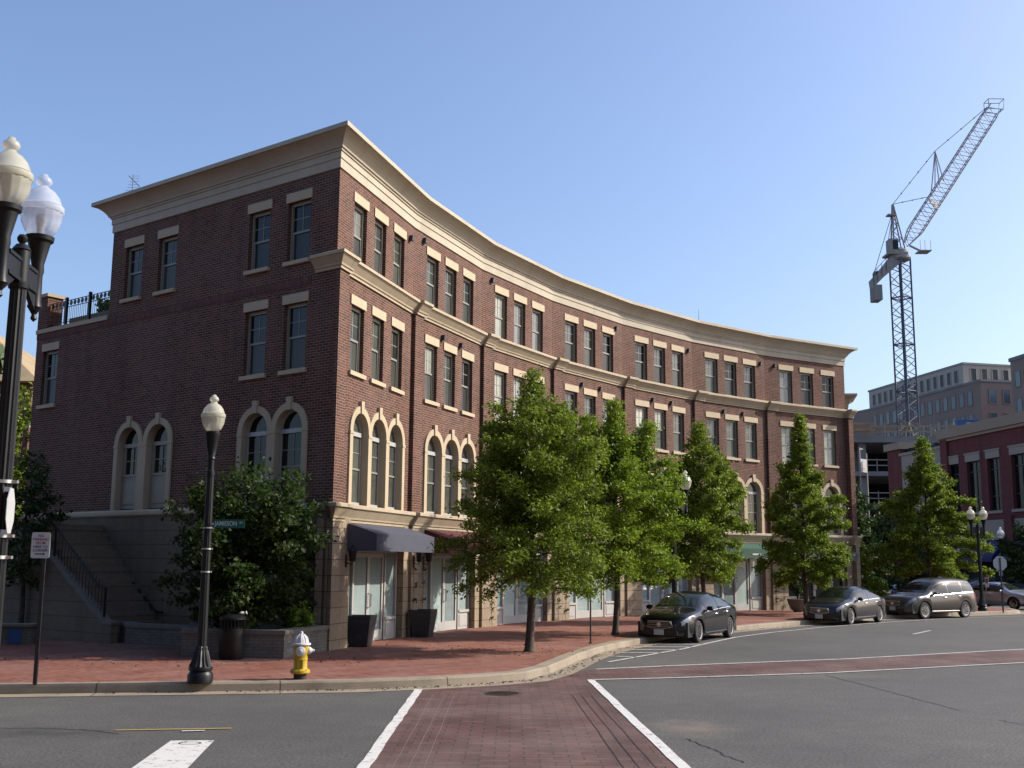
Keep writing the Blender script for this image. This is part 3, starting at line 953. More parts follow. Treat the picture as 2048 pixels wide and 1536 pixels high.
brk, stn, cap = MB(), MB(), MB()
rnd = random.Random(5)
PIL = 0.12
for i in range(7):
    d = (PV[i + 1] - PV[i])
    L = d.length
    Mx, ang = frame(P[i], d)
    k = L / 5.06
    wc = [c * k for c in WC]
    ac = [c * k for c in AC]
    brk.M = Mx
    wall(brk, 0, L, 9.0, F + 0.1, 0.0, [(c - WW / 2, c + WW / 2, Z3a, Z3b) for c in wc])
    wall(brk, 0.5, L, 6.6, 9.0, 0.0, [(c - WW / 2, c + WW / 2, Z2a, Z2b) for c in wc])
    x0, x1 = ac[0] - RO + 0.02, ac[-1] + RO - 0.02
    arch_holes(brk, ac, RO - 0.02, 0, 6.6, 0.0, x0, x1)
    wall(brk, 0.5, x0, 3.3, 6.6, 0.0, [])
    wall(brk, x1, L, 3.3, 6.6, 0.0, [])
    # pilaster at the start of the bay
    brk.box(0.0, 0.5, -PIL, 0.05, 3.5, 9.3)
    inst('arch_surround', SUR3, bld, Mx @ Vector((ac[1] - AC[1], 0, 0)), ang)
    sills = MB(Mx)
    for j, c in enumerate(wc):
        g3 = 'pane_blind' if i == 2 or (i == 6 and j == 0) else rnd.choice(['pane', 'pane', 'pane', 'pane_dark', 'pane_half', 'pane'])
        g2 = 'pane_blind' if i == 2 or (i == 6) else rnd.choice(['pane', 'pane', 'pane', 'pane', 'pane_half', 'pane_dark'])
        if i == 6 and j > 0: g3 = 'pane_dark'
        put_window(Mx, ang, c, '3', g3)
        put_window(Mx, ang, c, '2', g2)
    for j, c in enumerate(ac):
        o = inst('arched_window', AWF, bld, Mx @ Vector((c, 0, 0)), ang)
        child('pane', AWP['pane' if i != 2 else 'pane_dark'], o)
    # stone ground floor
    stn.M = Mx
    stn.box(0.0, 0.95, -PIL - 0.03, 0.3, 0.1, 3.2)
    stn.box(L - 0.40, L - 0.0, -0.06, 0.3, 0.1, 3.2)
    stn.box(0.95, L - 0.40, -0.03, 0.3, 2.95, 3.2)
    # storefront
    sf = MB(Mx)
    a, b = 0.97, L - 0.42
    y0, y1 = 0.14, 0.22
    T = 0.07
    xs = [a, a + 0.80, a + 0.80 + T]
    dw = (b - a - 2 * 0.80 - 3 * T) / 2
    xA, xB, xC, xD = a + 0.80, a + 0.80 + T + dw, a + 0.80 + 2 * T + 2 * dw, b - 0.80
    for x in (a, b - T): sf.box(x, x + T, y0 - 0.02, y1, 0.15, 2.95)
    for x in (xA, xC): sf.box(x, x + T, y0 - 0.02, y1, 0.15, 2.95)
    sf.box(a + T, b - T, y0 - 0.015, y1, 2.42, 2.50)
    sf.box(a + T, b - T, y0 - 0.015, y1, 2.87, 2.95)
    for q0, q1 in ((a + T, xA), (xC + T, b - T)):
        sf.box(q0, q1, y0, y1, 0.15, 0.66)
        sf.box(q0 - 0.01, q1 + 0.01, y0 - 0.05, y1, 0.66, 0.735)
        sf.box(q0 + 0.07, q1 - 0.07, y0 - 0.018, y0, 0.24, 0.58)
    front = sf.build('storefront', M['frame_white'], bld)
    gl = MB(Mx)
    for q0, q1 in ((a + T, xA), (xC + T, b - T)):
        gl.poly([(q0, y0 + 0.05, 0.73), (q1, y0 + 0.05, 0.73), (q1, y0 + 0.05, 2.42), (q0, y0 + 0.05, 2.42)])
    gl.poly([(a + T, y0 + 0.05, 2.50), (b - T, y0 + 0.05, 2.50), (b - T, y0 + 0.05, 2.87), (a + T, y0 + 0.05, 2.87)])
    pg = gl.build('pane', M['pane_shop'] if i != 6 else M['pane_dark'], front)
    for q0 in (xA + T, xA + T + dw + 0.01):
        q1 = q0 + dw + (T / 2 - 0.01)
        dr = MB(Mx)
        st = 0.085
        dr.box(q0, q0 + st, y0 + 0.01, y1 - 0.01, 0.16, 2.41)
        dr.box(q1 - st, q1, y0 + 0.01, y1 - 0.01, 0.16, 2.41)
        dr.box(q0 + st, q1 - st, y0 + 0.01, y1 - 0.01, 2.30, 2.41)
        dr.box(q0 + st, q1 - st, y0 + 0.01, y1 - 0.01, 0.16, 0.42)
        door = dr.build('door', M['frame_white'], front)
        pp = MB(Mx)
        pp.k = 0
        pp.poly([(q0 + st, y0 + 0.05, 0.42), (q1 - st, y0 + 0.05, 0.42), (q1 - st, y0 + 0.05, 2.30), (q0 + st, y0 + 0.05, 2.30)])
        pp.k = 1
        hx = q1 - st / 2 if q0 < (a + b) / 2 - dw * 0.5 else q0 + st / 2
        pp.tube([(hx, y0 + 0.01, 1.02), (hx, y0 - 0.06, 1.04), (hx, y0 - 0.06, 1.36), (hx, y0 + 0.01, 1.38)], 0.014, 6)
        ob = pp.build('door_glass_and_handle', [M['pane_shop'] if i != 6 else M['pane_dark'], M['steel']], front)
    # vent hoods
    vents = {0: [(4.78, 11.42)], 1: [(0.6, 11.62), (1.98, 8.94), (3.28, 8.94)], 2: [(0.6, 11.62)], 3: [(4.5, 11.58), (1.98, 8.94), (3.28, 8.94)], 4: [(4.62, 11.42), (1.98, 8.94), (3.28, 8.94)], 5: [(4.62, 11.42), (1.98, 8.94), (3.28, 8.94)], 6: [(0.62, 11.42)]}[i]
    for vx, vz in vents:
        vb = MB(Mx)
        vb.box(vx - 0.06, vx + 0.06, -0.01, 0.0, vz - 0.09, vz + 0.09)
        vb.side([(vx - 0.07, vz - 0.07), (vx + 0.07, vz - 0.07), (vx + 0.02, vz + 0.09), (vx - 0.02, vz + 0.09)], -0.12, -0.01)
        vb.build('vent_hood', M['dark_metal'], bld)
    # wall lanterns on the piers
    for lx in ((0.12, 0.72) if i in (1, 2) else ((0.72,) if i == 0 else (0.4,))):
        lb = MB(Mx)
        y = -PIL - 0.03
        lb.box(lx - 0.04, lx + 0.04, y - 0.02, y, 2.05, 2.35)
        lb.tube([(lx, y - 0.01, 2.15), (lx, y - 0.16, 2.12), (lx, y - 0.18, 2.2)], 0.013, 6)
        lb.lathe([(0.03, 2.18), (0.075, 2.2), (0.095, 2.42), (0.11, 2.43), (0.03, 2.52), (0.012, 2.58)], (lx, y - 0.18, 0), 6)
        lb.build('wall_lantern', M['black_metal'], bld, smooth=30)
# end pilaster on the right
Mx, ang = frame(P[6], PV[7] - PV[6])
L7 = (PV[7] - PV[6]).length
brk.M = Mx
brk.box(L7 - 0.1, L7 + 0.2, -0.26, 1.0, 3.4, 9.3)
brk.box(L7 - 0.01, L7 + 0.002, 0.0, 9.0, 0.1, F + 0.1)
stn.M = Mx
stn.box(L7 - 0.0, L7 + 0.25, -0.3, 1.0, 0.1, 3.2)
ends = MB(Mx)
# left wall
XL = 13.4
Ml, angl = frame(LE, -dL)
brk.M = Ml
def lx(s): return XL - s
w3 = [lx(8.46), lx(6.86), lx(2.94), lx(1.43)]
w2 = [lx(2.93), lx(1.43), lx(12.55)]
h3 = [(c - 0.42, c + 0.42, Z3a, Z3b) for c in w3]
h2 = [(c - 0.42, c + 0.42, Z2a, Z2b) for c in w2]
wall(brk, lx(9.57), XL, 9.1, F + 0.1, 0.0, h3)
wall(brk, 0, XL, 6.6, 9.1, 0.0, h2)
a1 = [lx(2.74), lx(1.47)]
a2 = [lx(8.12), lx(6.78)]
p1, p2 = (a1[0] - RO + .02, a1[1] + RO - .02), (a2[0] - RO + .02, a2[1] + RO - .02)
for cs, pr in ((a1, p1), (a2, p2)):
    arch_holes(brk, cs, RO - 0.02, 0, 6.6, 0.0, *pr)
    inst('arch_surround', surround(cs, RI, RO, 3.56, ZS).data('arch_surround', M['trim']), bld, Ml @ Vector((0, 0, 0)), angl)
for x0, x1 in ((0, p2[0]), (p2[1], p1[0]), (p1[1], XL)):
    wall(brk, x0, x1, 3.4, 6.6, 0.0, [])
for c in w3: put_window(Ml, angl, c, '3', 'pane_dark')
for c in w2: put_window(Ml, angl, c, '2', 'pane_dark')
for c in a1:
    o = inst('arched_window', AWF, bld, Ml @ Vector((c, 0, 0)), angl); child('pane', AWP['pane_dark'], o)
for c in a2:
    o = inst('arched_window', ADF, bld, Ml @ Vector((c, 0, 0)), angl); child('pane', ADP, o)
# end walls and back of the upper storey and terrace wing
brk.poly([(lx(9.57), 7.0, 9.1), (lx(9.57), 0, 9.1), (lx(9.57), 0, F + .1), (lx(9.57), 7.0, F + .1)])
brk.poly([(0, 12, 0.1), (0, 0, 0.1), (0, 0, 9.2), (0, 12, 9.2)])
brk.box(0.0, 0.5, -0.02, 0.5, 9.2, 10.38)
brick_wall = brk.build('brick_wall', M['brick'], bld)
pc = MB(Ml); pc.box(-0.05, 0.55, -0.07, 0.55, 10.38, 10.48)
pc.build('chimney_cap', M['trim'], bld)
sb = MB(Ml)
sb.box(0.0, XL - 0.9, -0.02, 0.0, 9.02, 9.22)
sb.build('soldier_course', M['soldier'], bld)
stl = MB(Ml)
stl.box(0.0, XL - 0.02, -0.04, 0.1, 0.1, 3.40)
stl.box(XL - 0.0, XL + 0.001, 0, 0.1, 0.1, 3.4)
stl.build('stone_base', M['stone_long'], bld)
stn.M = Ml
stn.build('stone_pier', M['stone'], bld)
cb = MB()
cb.loft([LE, PV[0] + dL * 0.02], [(0.0, 3.38), (0.05, 3.38), (0.09, 3.42), (0.09, 3.5), (0.05, 3.56), (-0.05, 3.57)])
cb.build('base_cap', M['trim'], bld)

# cornice and belt courses
CORN = [(0.0, F), (0.035, F), (0.035, 12.095), (0.06, 12.10), (0.06, 12.27), (0.09, 12.275), (0.10, 12.33), (0.135, 12.335), (0.15, 12.38), (0.19, 12.44), (0.25, 12.51), (0.32, 12.57), (0.39, 12.615), (0.43, 12.64), (0.50, 12.645), (0.50, 12.755), (0.46, 12.775), (-0.4, 12.80)]
def densify(path, n):
    out = []
    for i in range(len(path) - 1):
        for k in range(n):
            out.append(tuple(Vector(path[i]).lerp(Vector(path[i + 1]), k / n)))
    return out + [tuple(path[-1])]
cor = MB()
cor.loft([LE3 + inL * 7, LE3] + PV + [PV[7] + in7 * 6], CORN)
cor.build('cornice', M['cornice'], bld)
belt = lambda zb, zt: [(0.0, zb), (0.05, zb), (0.055, zb + 0.07), (0.085, zb + 0.075), (0.10, zb + 0.12), (0.24, zt - 0.10), (0.27, zt - 0.095), (0.27, zt - 0.02), (0.24, zt), (0.0, zt + 0.01)]
n1_ = Vector(((PV[1] - PV[0]).normalized().y, -(PV[1] - PV[0]).normalized().x))
AC0 = PV[0] - dL * (PIL / -(dL.dot(n1_)))
for nm_, z0_, z1_, mt_, k_ in (('brick_corner', 3.5, 9.3, 'brick', PIL), ('stone_corner', 0.1, 3.2, 'stone', PIL + 0.03)):
    q = MB(); a_ = PV[0] - dL * (k_ / -(dL.dot(n1_)))
    q.prism([tuple(PV[0] - dL * -0.02), tuple(a_), tuple(PV[0] + n1_ * k_ + (PV[1] - PV[0]).normalized() * 0.02), tuple(PV[0] + (PV[1] - PV[0]).normalized() * 0.02)], z0_, z1_)
    q.build(nm_, M[mt_], bld)
def belt_course(name, zb, zt, wrap):
    b = MB()
    pr = belt(zb, zt)
    base = lambda pr, o: [(p[0] + o, p[1]) for p in pr]
    for i in range(7):
        d = (PV[i + 1] - PV[i]).normalized()
        L = (PV[i + 1] - PV[i]).length
        A, Bp, C = PV[i], PV[i] + d * 0.62, PV[i + 1]
        if i == 0:
            b.loft([AC0 + dL * wrap, AC0, AC0 + d * 0.6], pr)
        else:
            b.loft([A, Bp], pr2(pr, PIL))
        b.loft([Bp, C], pr)
    b.loft([PV[7] - d7 * 0.14, PV[7] + d7 * 0.22], pr2(pr, 0.26))
    b.loft([PV[7] + d7 * 0.22 + in7 * -0.26, PV[7] + d7 * 0.22 + in7 * 1.0], pr)
    b.build(name, M['belt'], bld)
def pr2(pr, o):
    return [(-0.01, pr[0][1])] + [(p[0] + o, p[1]) for p in pr[1:-1]] + [(-0.01, pr[-1][1])]
belt_course('belt_course', B2, 9.66, 0.85)
belt_course('belt_course', B1, 3.56, 0.03)
# roofs
rf = MB()
bk = [PV[i] + (Vector((-(PV[min(i + 1, 7)] - PV[max(i - 1, 0)]).y, (PV[min(i + 1, 7)] - PV[max(i - 1, 0)]).x))).normalized() * 9 for i in range(8)]
rf.poly([(*p, 12.6) for p in [LE3] + PV] + [(*p, 12.6) for p in bk[::-1][:-2]] + [(*(LE3 + inL * 7), 12.6)])
rf.poly([(*p, 9.2) for p in (LE, LE3, LE3 + inL * 12, LE + inL * 12)])
rf.build('roof', M['roof'], bld)
bw = MB()
pts = [LE3 + inL * 7] + [bk[i] for i in range(2, 8)]
for a_, b_ in zip(pts, pts[1:]):
    bw.poly([(b_.x, b_.y, 0.1), (a_.x, a_.y, 0.1), (a_.x, a_.y, 12.7), (b_.x, b_.y, 12.7)])
bw.build('back_wall', M['brick'], bld)
# terrace parapet, railing
tp = MB(Ml)
tp.box(0.0, lx(9.57), -0.06, 0.32, 9.2, 9.33)
tp.build('parapet_cap', M['trim'], bld)
tb = MB(Ml)
tb.box(0.5, lx(9.6), 0.75, 1.2, 9.2, 9.80)
tb.build('terrace_planter', M['coping'], bld)
rl = MB(Ml)
for z in (9.45, 9.93, 10.13):
    rl.box(0.5, lx(9.57), 0.11, 0.13, z, z + 0.022)
n = 34
for k in range(n):
    x = 0.5 + (lx(9.57) - 0.5) * (k + 0.5) / n
    rl.box(x - 0.005, x + 0.005, 0.115, 0.125, 9.48, 9.93)
for k in range(16):
    x = 0.6 + 0.2 * k
    rl.lathe([(0.074, -0.004), (0.082, -0.004), (0.082, 0.004), (0.074, 0.004)], (x, 0.119, 10.047), 10, 'y')
for x in (1.35, 2.62):
    rl.box(x - 0.04, x + 0.04, 0.08, 0.16, 9.33, 10.25)
rl.build('terrace_railing', M['black_metal'], bld)
# rear wing glimpsed past the right end
rw = MB()
rw.loft([(15.0, 58.2), (17.85, 57.9), (18.3, 60)], [(0.0, 10.4), (0.03, 10.4), (0.06, 10.62), (0.12, 10.75), (0.25, 10.9), (0.42, 11.0), (0.48, 11.03), (0.48, 11.13), (-0.3, 11.18)])
rw.build('rear_wing_cornice', M['cornice'], bld)
rw = MB(); rw.prism([(15, 58.25), (17.82, 57.95), (18.25, 60), (18.2, 66), (14, 66)], 0.1, 10.45)
rw.build('rear_wing_wall', M['brick'], bld)

# awnings
def awning(i, x0, x1, mat, dp=0.92, zt=3.1, zf=2.86, zb=2.44):
    Mx, ang = frame(P[i], PV[i + 1] - PV[i])
    a = MB(Mx)
    y = -PIL - 0.05
    q = 0.012
    a.poly([(x0, -dp, zf), (x1, -dp, zf), (x1, y, zt), (x0, y, zt)])
    a.poly([(x0, -dp, zb), (x1, -dp, zb), (x1, -dp, zf), (x0, -dp, zf)])
    a.poly([(x0, y, zb), (x0, -dp, zb), (x0, -dp, zf), (x0, y, zt)])
    a.poly([(x1, -dp, zb), (x1, y, zb), (x1, y, zt), (x1, -dp, zf)])
    o = a.build('awning', mat, bld)
    sd = o.modifiers.new('cloth', 'SOLIDIFY'); sd.thickness = 0.012; sd.offset = -1
    fr = MB(Mx)
    for x in (x0 + 0.03, x1 - 0.03):
        fr.tube([(x, y, zb + .02), (x, -dp + 0.03, zb + .02)], 0.014, 6)
    fr.tube([(x0 + 0.03, -dp + 0.03, zb + .02), (x1 - 0.03, -dp + 0.03, zb + .02)], 0.014, 6)
    fr.build('awning_frame', M['steel'], o)
    return Mx
awning(0, 0.75, 4.83, M['awn_navy'])
awning(1, 0.75, 4.7, M['awn_red'])
Mx = awning(5, 0.75, 4.65, M['awn_green'])
lt = MB(Mx); lt.box(2.62, 3.2, -0.935, -0.93, 2.58, 2.65)
lt.build('awning_lettering_strip', M['sign_white'], bld)
awning(6, 0.9, 4.7, M['awn_navy'], zt=2.95, zf=2.72, zb=2.38)

# things on the roof
an = MB()
an.tube([(-13.0, 36.0, 12.3), (-13.0, 36.0, 15.2)], 0.014, 6)
an.tube([(-13.0, 35.6, 15.0), (-13.0, 36.7, 15.0)], 0.012, 6)
for k in range(6):
    w = 0.32 - 0.03 * k
    z = 14.62 + 0.12 * k
    an.tube([(-13.0 - w * .7, 36.0 + 0.05 * k, z), (-13.0 + w * .7, 36.0 + 0.05 * k, z + 0.02)], 0.005, 5)
an.box(-13.3, -12.7, 35.7, 36.3, 12.3, 12.4)
tag(an.build('tv_antenna', M['dark_metal']), 'spindly rooftop television antenna behind the left cornice', 'antenna')
an = MB()
an.tube([(8.7, 50.2, 12.55), (8.7, 50.2, 13.95)], [0.02, 0.006], 6)
tag(an.build('lightning_rod', M['dark_metal']), 'thin upright rod on the curved roof edge', 'rod')

# ------------------------------------------------------------------ stairs and planters by the left wall
st = thing('outdoor_staircase', 'shade-darkened stone staircase with sloping cheek wall climbing along the shaded left wall', 'stairs', tuple((PV[0] + dL * 5.6 + nL * 1.0)[:]) + (0.15,))
# local: x = 13.4 - s, y negative = out from the wall
rise, n_st = 2.0, 13
sx0, sx1 = 5.75, 9.3
sm = MB(Ml)
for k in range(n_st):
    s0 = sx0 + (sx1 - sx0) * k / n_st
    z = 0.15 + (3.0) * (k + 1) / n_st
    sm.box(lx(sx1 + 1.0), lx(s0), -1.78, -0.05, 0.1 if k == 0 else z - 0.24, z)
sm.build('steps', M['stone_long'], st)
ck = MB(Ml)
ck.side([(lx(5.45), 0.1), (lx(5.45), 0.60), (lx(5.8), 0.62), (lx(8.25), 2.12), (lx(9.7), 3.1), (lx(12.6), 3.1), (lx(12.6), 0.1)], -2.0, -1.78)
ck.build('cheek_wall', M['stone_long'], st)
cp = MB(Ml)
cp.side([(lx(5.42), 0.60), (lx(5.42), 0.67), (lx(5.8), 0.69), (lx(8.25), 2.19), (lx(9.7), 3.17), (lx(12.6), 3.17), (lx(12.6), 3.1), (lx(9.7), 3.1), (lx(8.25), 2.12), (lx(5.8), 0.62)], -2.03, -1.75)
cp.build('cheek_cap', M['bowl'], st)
rl = MB(Ml)
y = -1.88
rl.tube([(lx(5.95), y, 0.66), (lx(5.95), y, 1.48), (lx(6.25), y, 1.5), (lx(8.5), y, 3.1), (lx(9.5), y, 3.8), (lx(12.4), y, 3.9)], 0.03, 8)
rl.tube([(lx(8.4), y, 2.2), (lx(8.4), y, 3.05)], 0.028, 8)
for k in range(16):
    s = 6.1 + 0.15 * k
    zz = 0.80 + (s - 5.95) * 0.61
    rl.tube([(lx(s), y, zz), (lx(s), y, zz + 0.72)], 0.009, 5)
rl.build('handrail', M['black_metal'], st)
rl = MB(Ml)
y = -0.12
rl.tube([(lx(10.3), y, 2.63), (lx(8.95), y, 2.62), (lx(6.3), y, 0.85), (lx(6.0), y, 0.82)], 0.028, 8)
for s, z in ((8.3, 2.18), (7.2, 1.45)):
    rl.tube([(lx(s), 0.0, z - 0.08), (lx(s), y, z - 0.02), (lx(s), y, z)], 0.012, 6)
rl.build('handrail', M['black_metal'], st)
for s, z in ((9.76, 2.13), (7.95, 1.73)):
    wl_ = MB(Ml)
    wl_.box(lx(s) - 0.13, lx(s) + 0.13, -0.13, -0.04, z - 0.07, z + 0.07)
    wl_.side([(lx(s) - 0.14, z + 0.07), (lx(s) + 0.14, z + 0.07), (lx(s) + 0.1, z + 0.1), (lx(s) - 0.1, z + 0.1)], -0.15, -0.04)
    o = wl_.build('step_light', M['black_metal'], bld)

def planter(name, pts, z1, label, back=None, soil=True):
    root = thing(name, label, 'planter', (pts[0][0], pts[0][1], 0.15))
    inner = off_path(pts, -0.28)
    w, c = MB(), MB()
    w.loft(pts, [(0.0, 0.1), (0.0, z1 - 0.09), (-0.28, z1 - 0.09), (-0.28, 0.1)])
    c.loft(pts, [(0.03, z1 - 0.09), (0.03, z1), (-0.31, z1), (-0.31, z1 - 0.09)])
    w.build('planter_wall', M['planter_brick'], root)
    c.build('planter_cap', M['bowl'], root)
    if soil:
        q = MB(); q.poly([(x, y, z1 - 0.16) for x, y in (inner + (back or []))])
        q.build('soil', M['soil'], root)
    return root
planter('brick_planter', [(-7.6, 27.0), (-7.07, 24.26), (-4.8, 23.95), (-4.22, 26.1)], 0.73, 'low grey brick planter bed wrapping the building corner, dogwood growing in it', back=[(-4.4, 26.2), (-6.6, 27.8)])
planter('brick_planter', [(-9.9, 28.6), (-9.52, 27.85), (-7.75, 26.95)], 0.64, 'low grey brick planter wall at the foot of the dark staircase', soil=False)

lw = thing('low_wall', 'short pale masonry block with a blue panel, far left beside the stairs', 'low wall', (-12.0, 27.3, 0.15))
q = MB(); q.prism([(-13.1, 27.05), (-11.54, 27.15), (-11.6, 27.6), (-13.15, 27.5)], 0.1, 0.58)
q.build('wall_block', M['planter_brick'], lw)
q = MB(); q.prism([(-13.15, 27.0), (-11.5, 27.1), (-11.56, 27.65), (-13.2, 27.55)], 0.58, 0.64)
q.build('wall_cap', M['bowl'], lw)
q = MB(); q.prism([(-12.06, 27.075), (-11.76, 27.095), (-11.762, 27.125), (-12.062, 27.105)], 0.19, 0.53)
q.build('blue_panel', M['blue_box'], lw)

tc = thing('litter_bin', 'round black slatted litter bin standing against the brick planter', 'litter bin', (-5.86, 23.72, 0.15))
q = MB()
q.lathe([(0.25, 0.0), (0.265, 0.03), (0.27, 0.62), (0.25, 0.63), (0.25, 0.66)], (0, 0, 0), 24, flute=0.03, nflute=24)
o = q.data('bin_body', M['black_metal'], 30); child('bin_body', o, tc)
q = MB()
for k in range(22):
    t = 2 * math.pi * k / 22
    q.box(0.252 * math.cos(t) - 0.012, 0.252 * math.cos(t) + 0.012, 0.252 * math.sin(t) - 0.012, 0.252 * math.sin(t) + 0.012, 0.64, 0.82)
q.lathe([(0.262, 0.81), (0.28, 0.815), (0.28, 0.86), (0.2, 0.92), (0.12, 0.93), (0.12, 0.90), (0.26, 0.83)], (0, 0, 0), 24)
child('bin_hood', q.data('bin_hood', M['black_metal'], 30), tc)
q = MB()
q.lathe([(0.0, 0.9), (0.05, 0.93), (0.07, 0.95), (0.03, 0.985), (0.0, 0.98)], (0.2, -0.02, 0), 7)
q.tube([(0.2, -0.02, .95), (0.29, -0.04, 0.97), (0.31, -0.05, .93)], [0.03, 0.025, 0.008], 6)
child('plastic_bag', q.data('plastic_bag', M['sign_white'], 40), tc)

# ------------------------------------------------------------------ street lamps
def lamp_globe(parent, x, y, z, r, mat, name='globe'):
    """acorn globe sitting on a holder whose rim is at z"""
    k = r / 0.205
    pr = [(0.105, 0.0), (0.15, 0.05), (0.19, 0.14), (0.205, 0.24), (0.205, 0.31), (0.198, 0.315), (0.19, 0.33), (0.165, 0.40), (0.12, 0.46), (0.065, 0.495), (0.05, 0.52), (0.075, 0.545), (0.08, 0.565), (0.07, 0.60), (0.045, 0.615), (0.035, 0.64), (0.0, 0.66)]
    m = MB()
    m.lathe([(a * k, b * k) for a, b in pr[:4]], (0, 0, 0), 48, flute=0.05, nflute=16)
    m.lathe([(a * k, b * k) for a, b in [(0.205, 0.24), (0.212, 0.25), (0.212, 0.30), (0.203, 0.305)]], (0, 0, 0), 48)
    m.lathe([(a * k, b * k) for a, b in pr[5:]], (0, 0, 0), 48)
    me = m.data(name, mat, 60)
    o = child(name, me, parent, (x, y, z))
    return o
def bulb(parent, x, y, z):
    m = MB()
    m.lathe([(0.035, 0.0), (0.035, 0.09), (0.05, 0.12), (0.05, 0.17), (0.03, 0.21), (0.0, 0.215)], (0, 0, 0), 12)
    child('bulb', m.data('bulb', M['hyd_white'], 60), parent, (x, y, z))
def lamp_base(q, k=1.0):
    q.lathe([(0.21 * k, 0.0), (0.215 * k, 0.12), (0.19 * k, 0.17), (0.175 * k, 0.19), (0.2 * k, 0.21), (0.2 * k, 0.25), (0.16 * k, 0.30)], (0, 0, 0), 20)
    q.lathe([(0.2 * k, 0.27), (0.15 * k, 0.38), (0.115 * k, 0.52), (0.10 * k, 0.54), (0.10 * k, 0.58), (0.085 * k, 0.60)], (0, 0, 0), 32, flute=0.12, nflute=16)
def single_lamp(name, loc, label, h, mat, group=None, rim=4.28, r=0.205):
    t = thing(name, label, 'street lamp', loc, group=group)
    q = MB(); lamp_base(q); child('lamp_base', q.data('lamp_base', M['black_metal'], 35), t)
    q = MB(); q.lathe([(0.082, 0.58), (0.062, rim - 0.75)], (0, 0, 0), 24, flute=0.08, nflute=12)
    q.lathe([(0.07, rim - 0.78), (0.07, rim - 0.7), (0.055, rim - .68), (0.055, rim - 0.5), (0.075, rim - 0.48), (0.06, rim - 0.44), (0.09, rim - 0.3), (0.115, rim - 0.1), (0.13, rim - 0.06), (0.13, rim - 0.01), (0.11, rim)], (0, 0, 0), 20)
    child('lamp_post', q.data('lamp_post', M['black_metal'], 35), t)
    lamp_globe(t, 0, 0, rim, r, mat)
    bulb(t, 0, 0, rim)
    return t
mid = single_lamp('street_lamp', (-5.25, 19.21, 0.15), 'black single globe lamp post with yellowed globe, beside the street name sign', 5.1, M['globe_milky'])
for z in (2.60, 2.24, 1.85):
    q = MB()
    q.lathe([(0.078, z - 0.012), (0.085, z - 0.012), (0.085, z + 0.012), (0.078, z + 0.012)], (0, 0, 0), 16)
    q.box(0.07, 0.1, -0.02, 0.02, z - 0.015, z + 0.015)
    child('band_clamp', q.data('band_clamp', M['steel'], 40), mid)

def double_lamp(loc, label, rim, arm_dir, half, mats, group=None, base=True, r=0.19, polek=1.0):
    """twin lamp: post, ball-topped crossarm along arm_dir (unit xy), two hanging globe holders"""
    t = thing('double_street_lamp', label, 'street lamp', loc, group=group)
    q = MB(); lamp_base(q); child('lamp_base', q.data('lamp_base', M['black_metal'], 35), t)
    arm = rim - 0.48
    q = MB(); q.lathe([(0.088 * polek, 0.58), (0.07 * polek, arm - 0.1)], (0, 0, 0), 28, flute=0.10, nflute=14)
    q.lathe([(0.085, arm - 0.14), (0.09, arm - 0.1), (0.075, arm - 0.08), (0.075, arm + 0.2), (0.085, arm + 0.21), (0.05, arm + 0.26), (0.02, arm + 0.27), (0.042, arm + 0.3), (0.045, arm + 0.325), (0.03, arm + 0.35), (0.0, arm + 0.36)], (0, 0, 0), 18)
    child('lamp_post', q.data('lamp_post', M['black_metal'], 35), t)
    a = math.atan2(arm_dir[1], arm_dir[0])
    q = MB(Matrix.Rotation(a, 4, 'Z'))
    q.box(-half, half, -0.028, 0.028, arm - 0.09, arm + 0.13)
    for s in (-1, 1):
        for z in (arm - 0.075, arm + 0.105):
            q.box(min(s * 0.07, s * (half - .08)), max(s * 0.07, s * (half - .08)), -0.04, 0.04, z - 0.014, z + 0.014)
    q.side([(-half + 0.05, arm - 0.09), (-half + 0.3, arm - 0.09), (-half + 0.05, arm - 0.24)], -0.02, 0.02)
    q.side([(half - 0.05, arm - 0.09), (half - 0.3, arm - 0.09), (half - 0.05, arm - 0.24)], -0.02, 0.02)
    child('crossarm', q.data('crossarm', M['black_metal'], 35), t)
    for s, m in zip((-1, 1), mats):
        x, y = s * half * arm_dir[0], s * half * arm_dir[1]
        q = MB()
        q.lathe([(0.0, arm - 0.34), (0.03, arm - 0.31), (0.02, arm - 0.27), (0.05, arm - 0.22), (0.065, arm - 0.2), (0.055, arm - 0.15), (0.05, arm + 0.1), (0.06, arm + 0.14), (0.055, rim - 0.28), (0.10, rim - 0.07), (0.125, rim - 0.05), (0.13, rim - 0.01), (0.105, rim)], (x, y, 0), 20)
        child('globe_holder', q.data('globe_holder', M['black_metal'], 35), t)
        lamp_globe(t, x, y, rim, r, m)
        bulb(t, x, y, rim)
    return t
adx, ady = 0.11, -0.994
near = double_lamp((-4.36, 9.45, 0.15), 'tall near double globe lamp post cut by the left picture edge', 5.02, (adx * 1, ady), 0.46, (M['globe_clear'], M['globe_milky']), r=0.19)
for z in (2.70, 2.24, 2.06):
    q = MB()
    q.lathe([(0.082, z - 0.014), (0.09, z - 0.014), (0.09, z + 0.014), (0.082, z + 0.014)], (0, 0, 0), 16)
    q.box(0.08, 0.13, -0.02, 0.02, z - 0.012, z + 0.012)
    child('band_clamp', q.data('band_clamp', M['steel'], 40), near)

lampB = double_lamp((5.0, 34.1, 0.15), 'double globe lamp post half hidden by tree leaves behind the black sedan', 4.32, (0.83, 0.56), 0.52, (M['globe_milky'], M['globe_milky']))
lampC = double_lamp((21.6, 51.3, 0.15), 'double globe lamp post on the far corner beside the grey-brown SUV', 4.15, (0.97, 0.2), 0.33, (M['globe_milky'], M['globe_milky']))
single_lamp('street_lamp', (28.25, 64.0, 0.15), 'distant single lamp with clear globe in front of the blue awning', 4.2, M['globe_clear'], rim=3.6)

